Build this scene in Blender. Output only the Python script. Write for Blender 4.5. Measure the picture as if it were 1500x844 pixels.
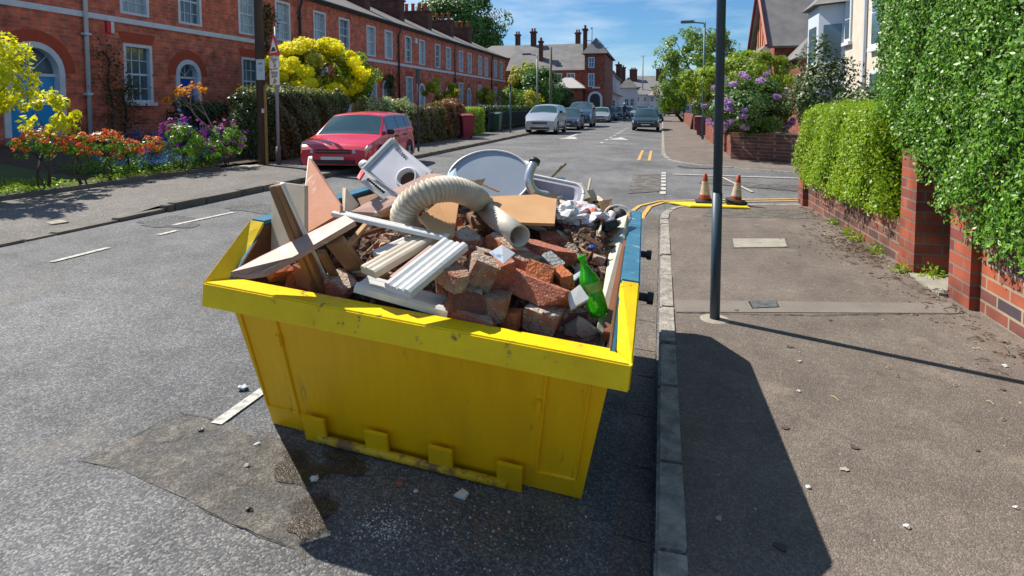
import bpy, bmesh, math, random
import numpy as np
from mathutils import Vector, Matrix
R_ = math.radians
C = bpy.context.scene.collection
for o in list(bpy.data.objects): bpy.data.objects.remove(o)
sc = bpy.context.scene
# ---------------------------------------------------------------- camera
FPX = 856.06; EYE = 1.5; PITCH = R_(3.4)
YAW = math.atan2(220*math.cos(PITCH), FPX)
CF = Vector((-math.sin(YAW)*math.cos(PITCH), math.cos(YAW)*math.cos(PITCH), -math.sin(PITCH)))
CR = Vector((math.cos(YAW), math.sin(YAW), 0)); CU = CR.cross(CF)
PY = 156 + FPX*math.tan(PITCH)
cd = bpy.data.cameras.new('camera'); cam = bpy.data.objects.new('camera', cd); C.objects.link(cam)
cam.matrix_world = Matrix.Translation((0,0,EYE)) @ Matrix((CR, CU, -CF)).transposed().to_4x4()
cd.sensor_width = 36; cd.lens = FPX/1500*36; cd.shift_y = -(422-PY)/1500
cd.clip_start = .05; cd.clip_end = 4000
sc.camera = cam
sc.render.resolution_x = 1024; sc.render.resolution_y = 576
# ---------------------------------------------------------------- light
AZ, EL = R_(-21), R_(49.9)
sdir = Vector((math.cos(AZ)*math.cos(EL), math.sin(AZ)*math.cos(EL), -math.sin(EL)))
sl = bpy.data.lights.new('sun', 'SUN'); sl.energy = 4.6; sl.angle = R_(.5); sl.color = (1, .93, .82)
so = bpy.data.objects.new('sun', sl); C.objects.link(so); so.rotation_euler = sdir.to_track_quat('-Z', 'Y').to_euler()
sc.view_settings.view_transform = 'Standard'; sc.view_settings.look = 'None'
sc.view_settings.exposure = 0.70; sc.view_settings.gamma = 1
w = bpy.data.worlds.new('World'); sc.world = w; w.use_nodes = True
nt = w.node_tree; nt.nodes.clear()
wo = nt.nodes.new('ShaderNodeOutputWorld'); bg = nt.nodes.new('ShaderNodeBackground'); bg.inputs[1].default_value = .085
sky = nt.nodes.new('ShaderNodeTexSky'); sky.sky_type = 'NISHITA'; sky.sun_disc = False
sky.sun_elevation = EL; sky.sun_rotation = math.atan2(-sdir.x, -sdir.y)
sky.air_density = 1.0; sky.dust_density = .25; sky.ozone_density = 2.6
tc = nt.nodes.new('ShaderNodeTexCoord'); mp = nt.nodes.new('ShaderNodeMapping'); mp.inputs['Scale'].default_value = (2.2, 2.2, 11)
mp.inputs['Location'].default_value = (3.1, 1.7, .4)
nz = nt.nodes.new('ShaderNodeTexNoise'); nz.inputs['Scale'].default_value = 1.7; nz.inputs['Detail'].default_value = 7; nz.inputs['Roughness'].default_value = .55
cr = nt.nodes.new('ShaderNodeValToRGB'); cr.color_ramp.elements[0].position = .44; cr.color_ramp.elements[1].position = .78
cr.color_ramp.elements[1].color = (.8,.8,.8,1)
mx = nt.nodes.new('ShaderNodeMix'); mx.data_type = 'RGBA'; mx.inputs['B'].default_value = (6.0, 6.9, 7.8, 1)
L = nt.links.new
L(tc.outputs['Generated'], mp.inputs['Vector']); L(mp.outputs[0], nz.inputs['Vector']); L(nz.outputs[0], cr.inputs[0])
tint = nt.nodes.new('ShaderNodeMix'); tint.data_type = 'RGBA'; tint.blend_type = 'MULTIPLY'; tint.inputs['Factor'].default_value = 1
tint.inputs['B'].default_value = (.43, .67, .86, 1)
L(sky.outputs[0], tint.inputs['A']); L(tint.outputs['Result'], mx.inputs['A'])
L(cr.outputs[0], mx.inputs['Factor']); L(mx.outputs['Result'], bg.inputs[0]); L(bg.outputs[0], wo.inputs[0])
sc.render.engine = 'CYCLES'
try: sc.cycles.max_bounces = 6
except Exception: pass

# ---------------------------------------------------------------- helpers: pixel of the 1500 px photo -> point in the world
def ray(x, y): return CF*FPX + CR*(x-750) - CU*(y-PY)
CP = Vector((0, 0, EYE))
def gz(x, y, z=0): d = ray(x, y); return CP + d*((z-EYE)/d.z)       # on a level plane
def gx(x, y, X): d = ray(x, y); return CP + d*(X/d.x)
def gy(x, y, Y): d = ray(x, y); return CP + d*(Y/d.y)
# the skip's own frame
SYAW, SROLL = .02811, .10065
SX = Vector((math.cos(SYAW)*math.cos(SROLL), math.sin(SYAW)*math.cos(SROLL), -math.sin(SROLL)))
SY = Vector((-math.sin(SYAW), math.cos(SYAW), 0)); SZ = SX.cross(SY)
SO = Vector((-1.7591, 2.3146, .004)) + SX*.73088
SM = Matrix.Translation(SO) @ Matrix((SX, SY, SZ)).transposed().to_4x4()
def S(x, y, z):                                                      # pixel at height z above the skip's floor -> skip coordinates
    d = ray(x, y); t = (z-(CP-SO).dot(SZ))/d.dot(SZ); P = CP + d*t - SO
    return Vector((P.dot(SX), P.dot(SY), z))

def SP(x, y, yy):                                                    # pixel at distance yy along the skip -> skip coordinates
    d = ray(x, y); t = (yy-(CP-SO).dot(SY))/d.dot(SY); P = CP + d*t - SO
    return Vector((P.dot(SX), yy, P.dot(SZ)))

# ---------------------------------------------------------------- materials
MC = {}
def mat(name, col, rough=.7, col2=None, ns=6., nc=(.35,.65), bump=0., bs=60., metal=0., spec=.5, coords='Object', detail=6, coat=0, col3=None, ns3=40, nc3=(.6,.7), stretch=(1,1,1)):
    if name in MC: return MC[name]
    m = bpy.data.materials.new(name); m.use_nodes = True; MC[name] = m
    n = m.node_tree.nodes; l = m.node_tree.links.new; b = n['Principled BSDF']
    b.inputs['Base Color'].default_value = (*col, 1); b.inputs['Roughness'].default_value = rough
    b.inputs['Metallic'].default_value = metal; b.inputs['Specular IOR Level'].default_value = spec
    if coat: b.inputs['Coat Weight'].default_value = coat; b.inputs['Coat Roughness'].default_value = .05
    t = n.new('ShaderNodeTexCoord'); mpn = n.new('ShaderNodeMapping'); mpn.inputs['Scale'].default_value = stretch
    l(t.outputs[coords], mpn.inputs['Vector']); vec = mpn.outputs[0]
    cur = None
    def ramp(scale, rng, det=detail):
        z = n.new('ShaderNodeTexNoise'); z.inputs['Scale'].default_value = scale; z.inputs['Detail'].default_value = det; z.inputs['Roughness'].default_value = .62
        l(vec, z.inputs['Vector']); r = n.new('ShaderNodeMapRange'); r.inputs['From Min'].default_value = rng[0]; r.inputs['From Max'].default_value = rng[1]
        l(z.outputs[0], r.inputs['Value']); return r.outputs[0]
    if col2:
        x = n.new('ShaderNodeMix'); x.data_type = 'RGBA'; x.inputs['A'].default_value = (*col, 1); x.inputs['B'].default_value = (*col2, 1)
        l(ramp(ns, nc), x.inputs['Factor']); cur = x.outputs['Result']
    if col3:
        x = n.new('ShaderNodeMix'); x.data_type = 'RGBA'; x.inputs['A'].default_value = (*col, 1); x.inputs['B'].default_value = (*col3, 1)
        if cur: l(cur, x.inputs['A'])
        l(ramp(ns3, nc3, 3), x.inputs['Factor']); cur = x.outputs['Result']
    if cur: l(cur, b.inputs['Base Color'])
    if bump:
        z = n.new('ShaderNodeTexNoise'); z.inputs['Scale'].default_value = bs; z.inputs['Detail'].default_value = 5; l(vec, z.inputs['Vector'])
        bp = n.new('ShaderNodeBump'); bp.inputs['Strength'].default_value = bump; bp.inputs['Distance'].default_value = .02; l(z.outputs[0], bp.inputs['Height']); l(bp.outputs[0], b.inputs['Normal'])
    return m
def asphalt_mat(name, lo, hi, scale, tone=(.8,1.2), bump=.5, stain=None, alpha=None):
    # stones of many greys set in a dark binder, over broad worn and stained areas
    m = bpy.data.materials.new(name); m.use_nodes = True; MC[name] = m
    n = m.node_tree.nodes; l = m.node_tree.links.new; b = n['Principled BSDF']; b.inputs['Roughness'].default_value = .85; b.inputs['Specular IOR Level'].default_value = .35
    g = n.new('ShaderNodeNewGeometry'); v = n.new('ShaderNodeTexVoronoi'); v.inputs['Scale'].default_value = scale; l(g.outputs['Position'], v.inputs['Vector'])
    sc_ = n.new('ShaderNodeSeparateColor'); l(v.outputs['Color'], sc_.inputs[0]); pw = n.new('ShaderNodeMath'); pw.operation = 'POWER'; pw.inputs[1].default_value = 2.4; l(sc_.outputs[0], pw.inputs[0])
    x = n.new('ShaderNodeMix'); x.data_type = 'RGBA'; x.inputs['A'].default_value = (*lo,1); x.inputs['B'].default_value = (*hi,1); l(pw.outputs[0], x.inputs['Factor'])
    dr = n.new('ShaderNodeMapRange'); dr.inputs['From Min'].default_value = .25/scale*2; dr.inputs['From Max'].default_value = .75/scale; dr.inputs['From Min'].default_value = .2/scale; dr.inputs['To Min'].default_value = 1; dr.inputs['To Max'].default_value = .55; l(v.outputs['Distance'], dr.inputs['Value'])
    def mul(cur, fac):
        q = n.new('ShaderNodeMix'); q.data_type = 'RGBA'; q.blend_type = 'MULTIPLY'; q.inputs['Factor'].default_value = 1; l(cur, q.inputs['A']); l(fac, q.inputs['B']); return q.outputs['Result']
    cur = x.outputs['Result']
    for sc2, a, d in ((.55, tone, 4), (4.5, (.86,1.14), 6), (22, (.88,1.12), 4)):
        z = n.new('ShaderNodeTexNoise'); z.inputs['Scale'].default_value = sc2; z.inputs['Detail'].default_value = d; z.inputs['Roughness'].default_value = .65; l(g.outputs['Position'], z.inputs['Vector'])
        r_ = n.new('ShaderNodeMapRange'); r_.inputs['From Min'].default_value = .32; r_.inputs['From Max'].default_value = .68; r_.inputs['To Min'].default_value = a[0]; r_.inputs['To Max'].default_value = a[1]; l(z.outputs[0], r_.inputs['Value']); cur = mul(cur, r_.outputs[0])
    if stain:
        z = n.new('ShaderNodeTexNoise'); z.inputs['Scale'].default_value = 1.7; z.inputs['Detail'].default_value = 8; z.inputs['Roughness'].default_value = .7; l(g.outputs['Position'], z.inputs['Vector'])
        r_ = n.new('ShaderNodeMapRange'); r_.inputs['From Min'].default_value = .56; r_.inputs['From Max'].default_value = .72; l(z.outputs[0], r_.inputs['Value'])
        q = n.new('ShaderNodeMix'); q.data_type = 'RGBA'; l(cur, q.inputs['A']); q.inputs['B'].default_value = (*stain,1); mm = n.new('ShaderNodeMath'); mm.operation = 'MULTIPLY'; mm.inputs[1].default_value = .55; l(r_.outputs[0], mm.inputs[0]); l(mm.outputs[0], q.inputs['Factor']); cur = q.outputs['Result']
    l(cur, b.inputs['Base Color'])
    if alpha:                                                          # worn through to the layer below in places
        z = n.new('ShaderNodeTexNoise'); z.inputs['Scale'].default_value = 5; z.inputs['Detail'].default_value = 10; z.inputs['Roughness'].default_value = .75; l(g.outputs['Position'], z.inputs['Vector'])
        r_ = n.new('ShaderNodeMapRange'); r_.inputs['From Min'].default_value = alpha[0]; r_.inputs['From Max'].default_value = alpha[1]; l(z.outputs[0], r_.inputs['Value']); l(r_.outputs[0], b.inputs['Alpha'])
    bp = n.new('ShaderNodeBump'); bp.invert = True; bp.inputs['Strength'].default_value = bump; bp.inputs['Distance'].default_value = .006; l(v.outputs['Distance'], bp.inputs['Height'])
    z = n.new('ShaderNodeTexNoise'); z.inputs['Scale'].default_value = scale*.6; z.inputs['Detail'].default_value = 3; l(g.outputs['Position'], z.inputs['Vector'])
    b2 = n.new('ShaderNodeBump'); b2.inputs['Strength'].default_value = bump; b2.inputs['Distance'].default_value = .006; l(z.outputs[0], b2.inputs['Height']); l(b2.outputs[0], bp.inputs['Normal']); l(bp.outputs[0], b.inputs['Normal'])
    return m
def brick_mat(name, c1, c2, mortar, bw=.225, bh=.075, ms=.01, bias=0., bump=.3, noise=.5):
    if name in MC: return MC[name]
    m = bpy.data.materials.new(name); m.use_nodes = True; MC[name] = m
    n = m.node_tree.nodes; l = m.node_tree.links.new; b = n['Principled BSDF']; b.inputs['Roughness'].default_value = .85
    g = n.new('ShaderNodeNewGeometry'); s = n.new('ShaderNodeSeparateXYZ'); l(g.outputs['Position'], s.inputs[0])
    a = n.new('ShaderNodeMath'); a.operation = 'ADD'; l(s.outputs[0], a.inputs[0]); l(s.outputs[1], a.inputs[1])
    c = n.new('ShaderNodeCombineXYZ'); l(a.outputs[0], c.inputs[0]); l(s.outputs[2], c.inputs[1])
    t = n.new('ShaderNodeTexBrick'); l(c.outputs[0], t.inputs['Vector'])
    for k, v in (('Color1', (*c1,1)), ('Color2', (*c2,1)), ('Mortar', (*mortar,1)), ('Scale', 1), ('Mortar Size', ms), ('Mortar Smooth', .2), ('Bias', bias), ('Brick Width', bw), ('Row Height', bh)):
        t.inputs[k].default_value = v
    z = n.new('ShaderNodeTexNoise'); z.inputs['Scale'].default_value = 3; z.inputs['Detail'].default_value = 8; l(g.outputs['Position'], z.inputs['Vector'])
    r = n.new('ShaderNodeMapRange'); r.inputs['From Min'].default_value = .3; r.inputs['From Max'].default_value = .7; r.inputs['To Min'].default_value = 1-noise; r.inputs['To Max'].default_value = 1.15; l(z.outputs[0], r.inputs['Value'])
    x = n.new('ShaderNodeMix'); x.data_type = 'RGBA'; x.blend_type = 'MULTIPLY'; x.inputs['Factor'].default_value = 1; l(t.outputs['Color'], x.inputs['A']); l(r.outputs[0], x.inputs['B'])
    l(x.outputs['Result'], b.inputs['Base Color'])
    bp = n.new('ShaderNodeBump'); bp.inputs['Strength'].default_value = bump; bp.inputs['Distance'].default_value = .008; bp.invert = True; l(t.outputs['Fac'], bp.inputs['Height']); l(bp.outputs[0], b.inputs['Normal'])
    return m
def leaf_mat(name, ca, cb, trans=.3, rough=.45):
    if name in MC: return MC[name]
    m = bpy.data.materials.new(name); m.use_nodes = True; MC[name] = m
    n = m.node_tree.nodes; l = m.node_tree.links.new; b = n['Principled BSDF']; b.inputs['Roughness'].default_value = rough
    at = n.new('ShaderNodeAttribute'); at.attribute_name = 'tint'
    x = n.new('ShaderNodeMix'); x.data_type = 'RGBA'; x.inputs['A'].default_value = (*ca,1); x.inputs['B'].default_value = (*cb,1)
    s = n.new('ShaderNodeSeparateColor'); l(at.outputs['Color'], s.inputs[0]); l(s.outputs[0], x.inputs['Factor']); l(x.outputs['Result'], b.inputs['Base Color'])
    tr = n.new('ShaderNodeBsdfTranslucent'); l(x.outputs['Result'], tr.inputs['Color'])
    ms = n.new('ShaderNodeMixShader'); ms.inputs[0].default_value = trans; l(b.outputs[0], ms.inputs[1]); l(tr.outputs[0], ms.inputs[2]); l(ms.outputs[0], n['Material Output'].inputs['Surface'])
    return m
def glass_mat(name, col, rough=.06):
    return mat(name, col, rough, spec=.9)

# ---------------------------------------------------------------- mesh builders
class MB:
    def __init__(s): s.v = []; s.f = []; s.mi = []
    def add(s, vs, fs, mi=0):
        o = len(s.v); s.v += [tuple(p) for p in vs]; s.f += [tuple(i+o for i in f) for f in fs]; s.mi += [mi]*len(fs); return s
    def box(s, x0, x1, y0, y1, z0, z1, M=None, mi=0):
        vs = [Vector((x, y, z)) for z in (z0, z1) for y in (y0, y1) for x in (x0, x1)]
        if M: vs = [M @ p for p in vs]
        return s.add(vs, [(0,2,3,1),(4,5,7,6),(0,1,5,4),(2,6,7,3),(0,4,6,2),(1,3,7,5)], mi)
    def hexa(s, b, t, mi=0):                                           # bottom ring + top ring of n points
        n = len(b); fs = [tuple(range(n))[::-1], tuple(range(n, 2*n))] + [(i, (i+1)%n, n+(i+1)%n, n+i) for i in range(n)]
        return s.add(list(b)+list(t), fs, mi)
    def panel(s, pts, th, mi=0):                                       # polygon given by its top corners, th thick
        pts = [Vector(p) for p in pts]; nrm = Vector((0,0,0)); c = sum(pts, Vector())/len(pts)
        for i in range(len(pts)): nrm += (pts[i]-c).cross(pts[(i+1)%len(pts)]-c)
        nrm.normalize(); return s.hexa([p-nrm*th for p in pts], pts, mi)
    def tube(s, pts, r, n=8, cap=True, mi=0):
        pts = [Vector(p) for p in pts]; rs = r if hasattr(r, '__len__') else [r]*len(pts)
        vs = []; fs = []; up = None
        for i, p in enumerate(pts):
            d = (pts[min(i+1, len(pts)-1)]-pts[max(i-1, 0)])
            d = d.normalized() if d.length > 1e-9 else Vector((0,0,1))
            if up is None: up = Vector((0,0,1)) if abs(d.z) < .9 else Vector((1,0,0))
            a = (up - d*up.dot(d)).normalized(); up = a; b = d.cross(a)
            for k in range(n):
                t = 2*math.pi*k/n; vs.append(p+(a*math.cos(t)+b*math.sin(t))*rs[i])
        for i in range(len(pts)-1):
            for k in range(n): fs.append((i*n+k, i*n+(k+1)%n, (i+1)*n+(k+1)%n, (i+1)*n+k))
        if cap: fs += [tuple(range(n))[::-1], tuple((len(pts)-1)*n+k for k in range(n))]
        return s.add(vs, fs, mi)
    def lathe(s, prof, M=None, n=20, mi=0):                            # (r, z) pairs round z
        vs = []; fs = []
        for r, z in prof:
            for k in range(n):
                t = 2*math.pi*k/n; p = Vector((r*math.cos(t), r*math.sin(t), z)); vs.append(M @ p if M else p)
        for i in range(len(prof)-1):
            for k in range(n): fs.append((i*n+k, i*n+(k+1)%n, (i+1)*n+(k+1)%n, (i+1)*n+k))
        return s.add(vs, fs, mi)
    def prism(s, prof, A, B, side, up, mi=0):                          # 2-D profile (side, up) swept from A to B
        A = Vector(A); B = Vector(B); side = Vector(side); up = Vector(up)
        return s.hexa([A+side*u+up*v for u, v in prof], [B+side*u+up*v for u, v in prof], mi)
    def build(s, name, mats, parent=None, smooth=False, bevel=0, M=None, label=None, cat=None, group=None, kind=None):
        me = bpy.data.meshes.new(name); vs = s.v
        if M: vs = [M @ Vector(p) for p in vs]
        me.from_pydata([tuple(p) for p in vs], [], s.f)
        if not isinstance(mats, (list, tuple)): mats = [mats]
        for m in mats: me.materials.append(m)
        if len(mats) > 1: me.polygons.foreach_set('material_index', s.mi)
        bm = bmesh.new(); bm.from_mesh(me); bmesh.ops.recalc_face_normals(bm, faces=bm.faces)
        if bevel: bmesh.ops.bevel(bm, geom=[e for e in bm.edges if len(e.link_faces) == 2 and e.calc_face_angle(0) > .5], offset=bevel, segments=2, affect='EDGES', clamp_overlap=True)
        bm.to_mesh(me); bm.free()
        if smooth: me.polygons.foreach_set('use_smooth', [True]*len(me.polygons))
        o = bpy.data.objects.new(name, me); C.objects.link(o); o.parent = parent
        tag(o, label, cat, group, kind); return o
def tag(o, label=None, cat=None, group=None, kind=None):
    for k, v in (('label', label), ('category', cat), ('group', group), ('kind', kind)):
        if v: o[k] = v
    return o
def thing(name, label, cat, loc=(0,0,0), rz=0, group=None, M=None):
    o = bpy.data.objects.new(name, None); C.objects.link(o); o.empty_display_size = .1
    if M is not None: o.matrix_world = M
    else: o.location = loc; o.rotation_euler = (0, 0, rz)
    return tag(o, label, cat, group)
def align(A, d, up=(0,0,1)):                                           # matrix with z along d
    d = Vector(d).normalized(); up = Vector(up)
    if abs(up.normalized().dot(d)) > .98: up = Vector((1,0,0))
    x = up.cross(d).normalized(); y = d.cross(x)
    return Matrix.Translation(Vector(A)) @ Matrix((x, y, d)).transposed().to_4x4()
# leaves ---------------------------------------------------------
def leaves(name, P, size, m, parent=None, seed=0, aspect=.45, N=None, bias=.5, jit=.35, **tags):
    rng = np.random.default_rng(seed); P = np.asarray(P, float); n = len(P)
    a = rng.normal(size=(n,3)); nr = rng.normal(size=(n,3))
    nr[:,2] += .6
    if N is not None: nr = nr*(1-bias) + N*bias*2.2
    nr /= np.linalg.norm(nr, axis=1)[:,None]+1e-9
    a -= nr*(a*nr).sum(1)[:,None]; a /= np.linalg.norm(a, axis=1)[:,None]+1e-9
    b = np.cross(nr, a); s = size*(1+rng.uniform(-jit, jit, n))[:,None]
    V = np.stack([P-a*s*.5, P+b*s*aspect*.5-nr*s*.08, P+a*s*.5, P-b*s*aspect*.5-nr*s*.08], 1).reshape(-1,3)
    me = bpy.data.meshes.new(name); me.vertices.add(4*n); me.vertices.foreach_set('co', V.ravel())
    me.loops.add(4*n); me.loops.foreach_set('vertex_index', np.arange(4*n)); me.polygons.add(n)
    me.polygons.foreach_set('loop_start', np.arange(0, 4*n, 4)); me.polygons.foreach_set('loop_total', np.full(n, 4))
    me.update(calc_edges=True)
    at = me.attributes.new('tint', 'FLOAT_COLOR', 'FACE'); t = np.ones((n,4)); t[:,0] = rng.uniform(0,1,n); at.data.foreach_set('color', t.ravel())
    me.materials.append(m); o = bpy.data.objects.new(name, me); C.objects.link(o); o.parent = parent
    return tag(o, **tags) if tags else o
def crown(rng, c, r, n, clumps=26, cr=.36, shell=.5):
    # leaf positions in clumps scattered over an ellipsoid: uneven outline, holes between clumps
    c = np.array(c, float); r = np.array(r, float)
    d = rng.normal(size=(clumps,3)); d /= np.linalg.norm(d, axis=1)[:,None]
    q = d*(rng.uniform(shell, 1, clumps)**.6)[:,None]*(1-cr*.6)
    k = rng.integers(0, clumps, n); e = rng.normal(size=(n,3)); e /= np.linalg.norm(e, axis=1)[:,None]
    rr = (rng.uniform(.15,1,n)**.4)*cr*rng.uniform(.6,1.25,clumps)[k]
    u = q[k] + e*rr[:,None]; N = u/(np.linalg.norm(u,axis=1)[:,None]+1e-9)
    return c+u*r, N
def limbs(mb, base, c, r, rng, r0=.12, n=7):
    base = Vector(base); c = Vector(c); fork = base.lerp(Vector((c.x, c.y, c.z-r[2]*.6)), .9)
    mb.tube([base, base.lerp(fork, .5)+Vector((rng.uniform(-.08,.08), rng.uniform(-.08,.08), 0)), fork], [r0, r0*.8, r0*.65], 8)
    for i in range(n):
        a = 2*math.pi*i/n+rng.uniform(-.4,.4); e = c+Vector((math.cos(a)*r[0]*.6, math.sin(a)*r[1]*.6, rng.uniform(-.3,.6)*r[2]))
        mid = fork.lerp(e, .5)+Vector((0,0,r[2]*.12)); mb.tube([fork, mid, e], [r0*.45, r0*.28, r0*.08], 6)
BARK = mat('bark', (.09,.065,.045), .9, (.05,.035,.025), 12, bump=.5, bs=25)
def tree(name, label, base, c, r, n, size, m, seed, clumps=26, cr=.36, r0=.12, cat='tree', group=None, m2=None, f2=.25, nl=7, aspect=.5, stems=1):
    rng = np.random.default_rng(seed); base = Vector(base)
    t = thing(name, label, cat, base, 0, group); c = Vector(c)-base
    mb = MB()
    for k in range(stems):
        o = Vector((rng.uniform(-.12,.12), rng.uniform(-.12,.12), 0)) if stems > 1 else Vector()
        limbs(mb, o, c, r, rng, r0, nl)
    mb.build('trunk' if stems == 1 else 'stem', BARK, t, smooth=True)
    P, N = crown(rng, c, r, n, clumps, cr)
    leaves('crown' if cat == 'tree' else 'foliage', P, size, m, t, seed, aspect, N)
    if m2:
        k = int(n*f2); P2, N2 = crown(rng, c, [x*1.04 for x in r], k, clumps*2, cr*.35, .85)
        leaves('blossom', P2, size*.9, m2, t, seed+1, .8, N2)
    return t
def hedge_pts(rng, x0, x1, y0, y1, z0, z1, n, bumps=.08, rnd=.25, depth=.12):
    # points on the rounded skin of a clipped hedge (top, both long sides, ends), with uneven relief
    Lx, Ly, Lz = x1-x0, y1-y0, z1-z0
    ar = np.array([Lx*Ly, Ly*Lz, Ly*Lz, Lx*Lz, Lx*Lz]); f = rng.choice(5, n, p=ar/ar.sum()); u = rng.uniform(0,1,n); v = rng.uniform(0,1,n)
    P = np.zeros((n,3)); N = np.zeros((n,3))
    for i, (pp, nn) in enumerate([(lambda u,v:(u,v,1+0*u),(0,0,1)), (lambda u,v:(0*u,u,v),(-1,0,0)), (lambda u,v:(1+0*u,u,v),(1,0,0)), (lambda u,v:(u,0*u,v),(0,-1,0)), (lambda u,v:(u,1+0*u,v),(0,1,0))]):
        k = f == i; P[k] = np.stack(pp(u[k], v[k]), 1); N[k] = nn
    P = np.array([x0,y0,z0])+P*np.array([Lx,Ly,Lz]); c = np.array([(x0+x1)/2,(y0+y1)/2,(z0+z1)/2])
    q = (P-c)/np.array([Lx/2,Ly/2,Lz/2]); q[:,2] = np.maximum(q[:,2], 0)
    ln = (np.abs(q)**5).sum(1)**(1/5.); P = c+(P-c)/(1+rnd*(ln-1))[:,None]
    w_ = np.sin(P[:,0]*5.1+P[:,1]*3.3)*np.sin(P[:,2]*4.7+P[:,1]*2.1)+.6*np.sin(P[:,1]*9.3+P[:,2]*7.7)
    P += N*(bumps*w_)[:,None]*.6 - N*(rng.uniform(0,1,n)**2*depth)[:,None] + rng.normal(size=(n,3))*.02
    return P, N
def hedge(name, label, x0, x1, y0, y1, z0, z1, n, size, m, seed, bumps=.08, rnd=.25, aspect=.5, cat='hedge', group=None, bottom=None):
    rng = np.random.default_rng(seed); t = thing(name, label, cat, ((x0+x1)/2, (y0+y1)/2, z0), 0, group)
    c = np.array([(x0+x1)/2, (y0+y1)/2, z0])
    P, N = hedge_pts(rng, x0, x1, y0, y1, z0, z1, n, bumps, rnd)
    if bottom: k = P[:,2] > bottom(P[:,1])+.05*np.sin(P[:,1]*17)+.03*np.sin(P[:,1]*41); P = P[k]; N = N[k]
    leaves('foliage', P-c, size, m, t, seed, aspect, N)
    P2, N2 = hedge_pts(rng, x0+.1, x1-.1, y0+.1, y1-.1, z0, z1-.1, n//3, bumps, rnd)
    if bottom: k = P2[:,2] > bottom(P2[:,1])+.05; P2 = P2[k]; N2 = N2[k]
    leaves('inner_foliage', P2-c, size*1.6, m, t, seed+5, .7, N2, .8)
    if bottom: z0b = float(bottom(np.array([y1]))[0])-z0+.1
    mb = MB(); i = .22; hx, hy = max(.02,(x1-x0)/2-i), max(.02,(y1-y0)/2-i)
    mb.box(-hx, hx, -hy, hy, z0b if bottom else .02, z1-z0-i); mb.build('branches_or_dark_core', BARK, t)  # solid bark-coloured box, a painted dark core behind the leaves
    return t

def V3(*a): return Vector(a)
# ================================================================ THE SETTING
random.seed(4)
ASPH = asphalt_mat('asphalt', (.088,.090,.097), (.245,.243,.238), 125, (.68,1.28), .5, (.21,.185,.15))
PAVE = asphalt_mat('pavement_asphalt', (.122,.099,.085), (.22,.185,.157), 170, (.78,1.22), .5, (.30,.255,.20))
PATCHM = asphalt_mat('patch_asphalt', (.108,.100,.090), (.24,.222,.198), 150, (.75,1.25), .45, (.27,.225,.175), alpha=(.36,.56))
PATCHD = asphalt_mat('dark_patch', (.045,.047,.052), (.20,.20,.20), 90, (.7,1.3), .7)
KERB = mat('kerb_stone', (.38,.345,.30), .85, (.20,.18,.155), 9, (.38,.62), bump=1, bs=38)
KERBL = mat('kerb_dark', (.10,.09,.075), .9, (.17,.15,.12), 4, bump=.4, bs=45)
PAINTW = mat('road_paint_white', (.55,.53,.48), .8, (.26,.25,.23), 22, (.46,.66), bump=.5, bs=110)
PAINTY = mat('road_paint_yellow', (.62,.36,.06), .7, (.30,.22,.12), 9, (.45,.65))
SOIL = mat('soil', (.075,.05,.03), .95, (.04,.03,.02), 6, bump=.6, bs=30)
GRASSG = mat('lawn', (.04,.075,.018), .95, (.07,.10,.03), 5, bump=.6, bs=60)
def sstep(t): t = max(0, min(1, t)); return t*t*(3-2*t)
def wY(Y): return 1-sstep((Y-5.6)/2.6)*.95 + sstep((Y-16)/6)*.5
def rz(X, Y): return -.1006*max(0, min(1.71, X+1.759))*wY(Y)
def sheet(name, fn, xs, ys, m, kind='structure'):
    mb = MB(); vs = [(x, y, fn(x, y)) for y in ys for x in xs]; n = len(xs)
    mb.add(vs, [(j*n+i, j*n+i+1, (j+1)*n+i+1, (j+1)*n+i) for j in range(len(ys)-1) for i in range(n-1)])
    return mb.build(name, m, kind=kind)
sheet('ground', lambda x, y: -.4, [-1500, 1500], [-1500, 1500], GRASSG)
ys = [-6]+[i*.4 for i in range(-14, 60)]+[24,26,30,40,60,90,150]
sheet('road', rz, [-9.2, -6.9, -4, -1.759]+[-1.759+.1*i for i in range(1, 19)]+[.06], ys, ASPH)
# side road to the right
mb = MB(); mb.add([(.02,8.4,-.012),(2.6,9.4,-.012),(40,9.6,-.012),(40,15,-.012),(3,15.4,-.012),(.02,20,-.012),(-.02,14,-.012)], [(0,1,2,3,4,5,6)]); mb.build('side_road', ASPH, kind='structure')
# right pavement: polygon with rounded corner
def arc(cx, cy, r, a0, a1, n=8): return [(cx+r*math.cos(R_(a0+(a1-a0)*i/n)), cy+r*math.sin(R_(a0+(a1-a0)*i/n))) for i in range(n+1)]
K1 = [(.0,-6),(.0,8.0)]+[(.02,8.45),(.08,8.75),(.2,9.03),(.42,9.22),(.83,9.38)]+[(2.07,9.78),(4,9.95),(40,10.0)]
K2 = [(40,14.0),(4.5,14.05),(2.95,14.4),(2.08,14.9),(1.03,15.5),(.5,16.1),(.2,16.9),(.06,18.2),(.0,19.5),(.0,150)]
def flat(name, pts, z, m, th=.3, kind='structure', **k):
    mb = MB(); mb.hexa([(x, y, z-th) for x, y in pts], [(x, y, z) for x, y in pts]); return mb.build(name, m, kind=kind, **k)
flat('pavement', [(x+.1, y) for x, y in K1[:2]]+[(x+.07, y-.07) for x, y in K1[2:7]]+[(x, y-.12) for x, y in K1[7:]]+[(40,-6)], 0, PAVE)
flat('far_pavement', [(x, y+.12) for x, y in K2[:4]]+[(x+.08, y+.08) for x, y in K2[4:8]]+[(x+.12, y) for x, y in K2[8:]]+[(60,150),(60,14.2)], 0, PAVE)
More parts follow.
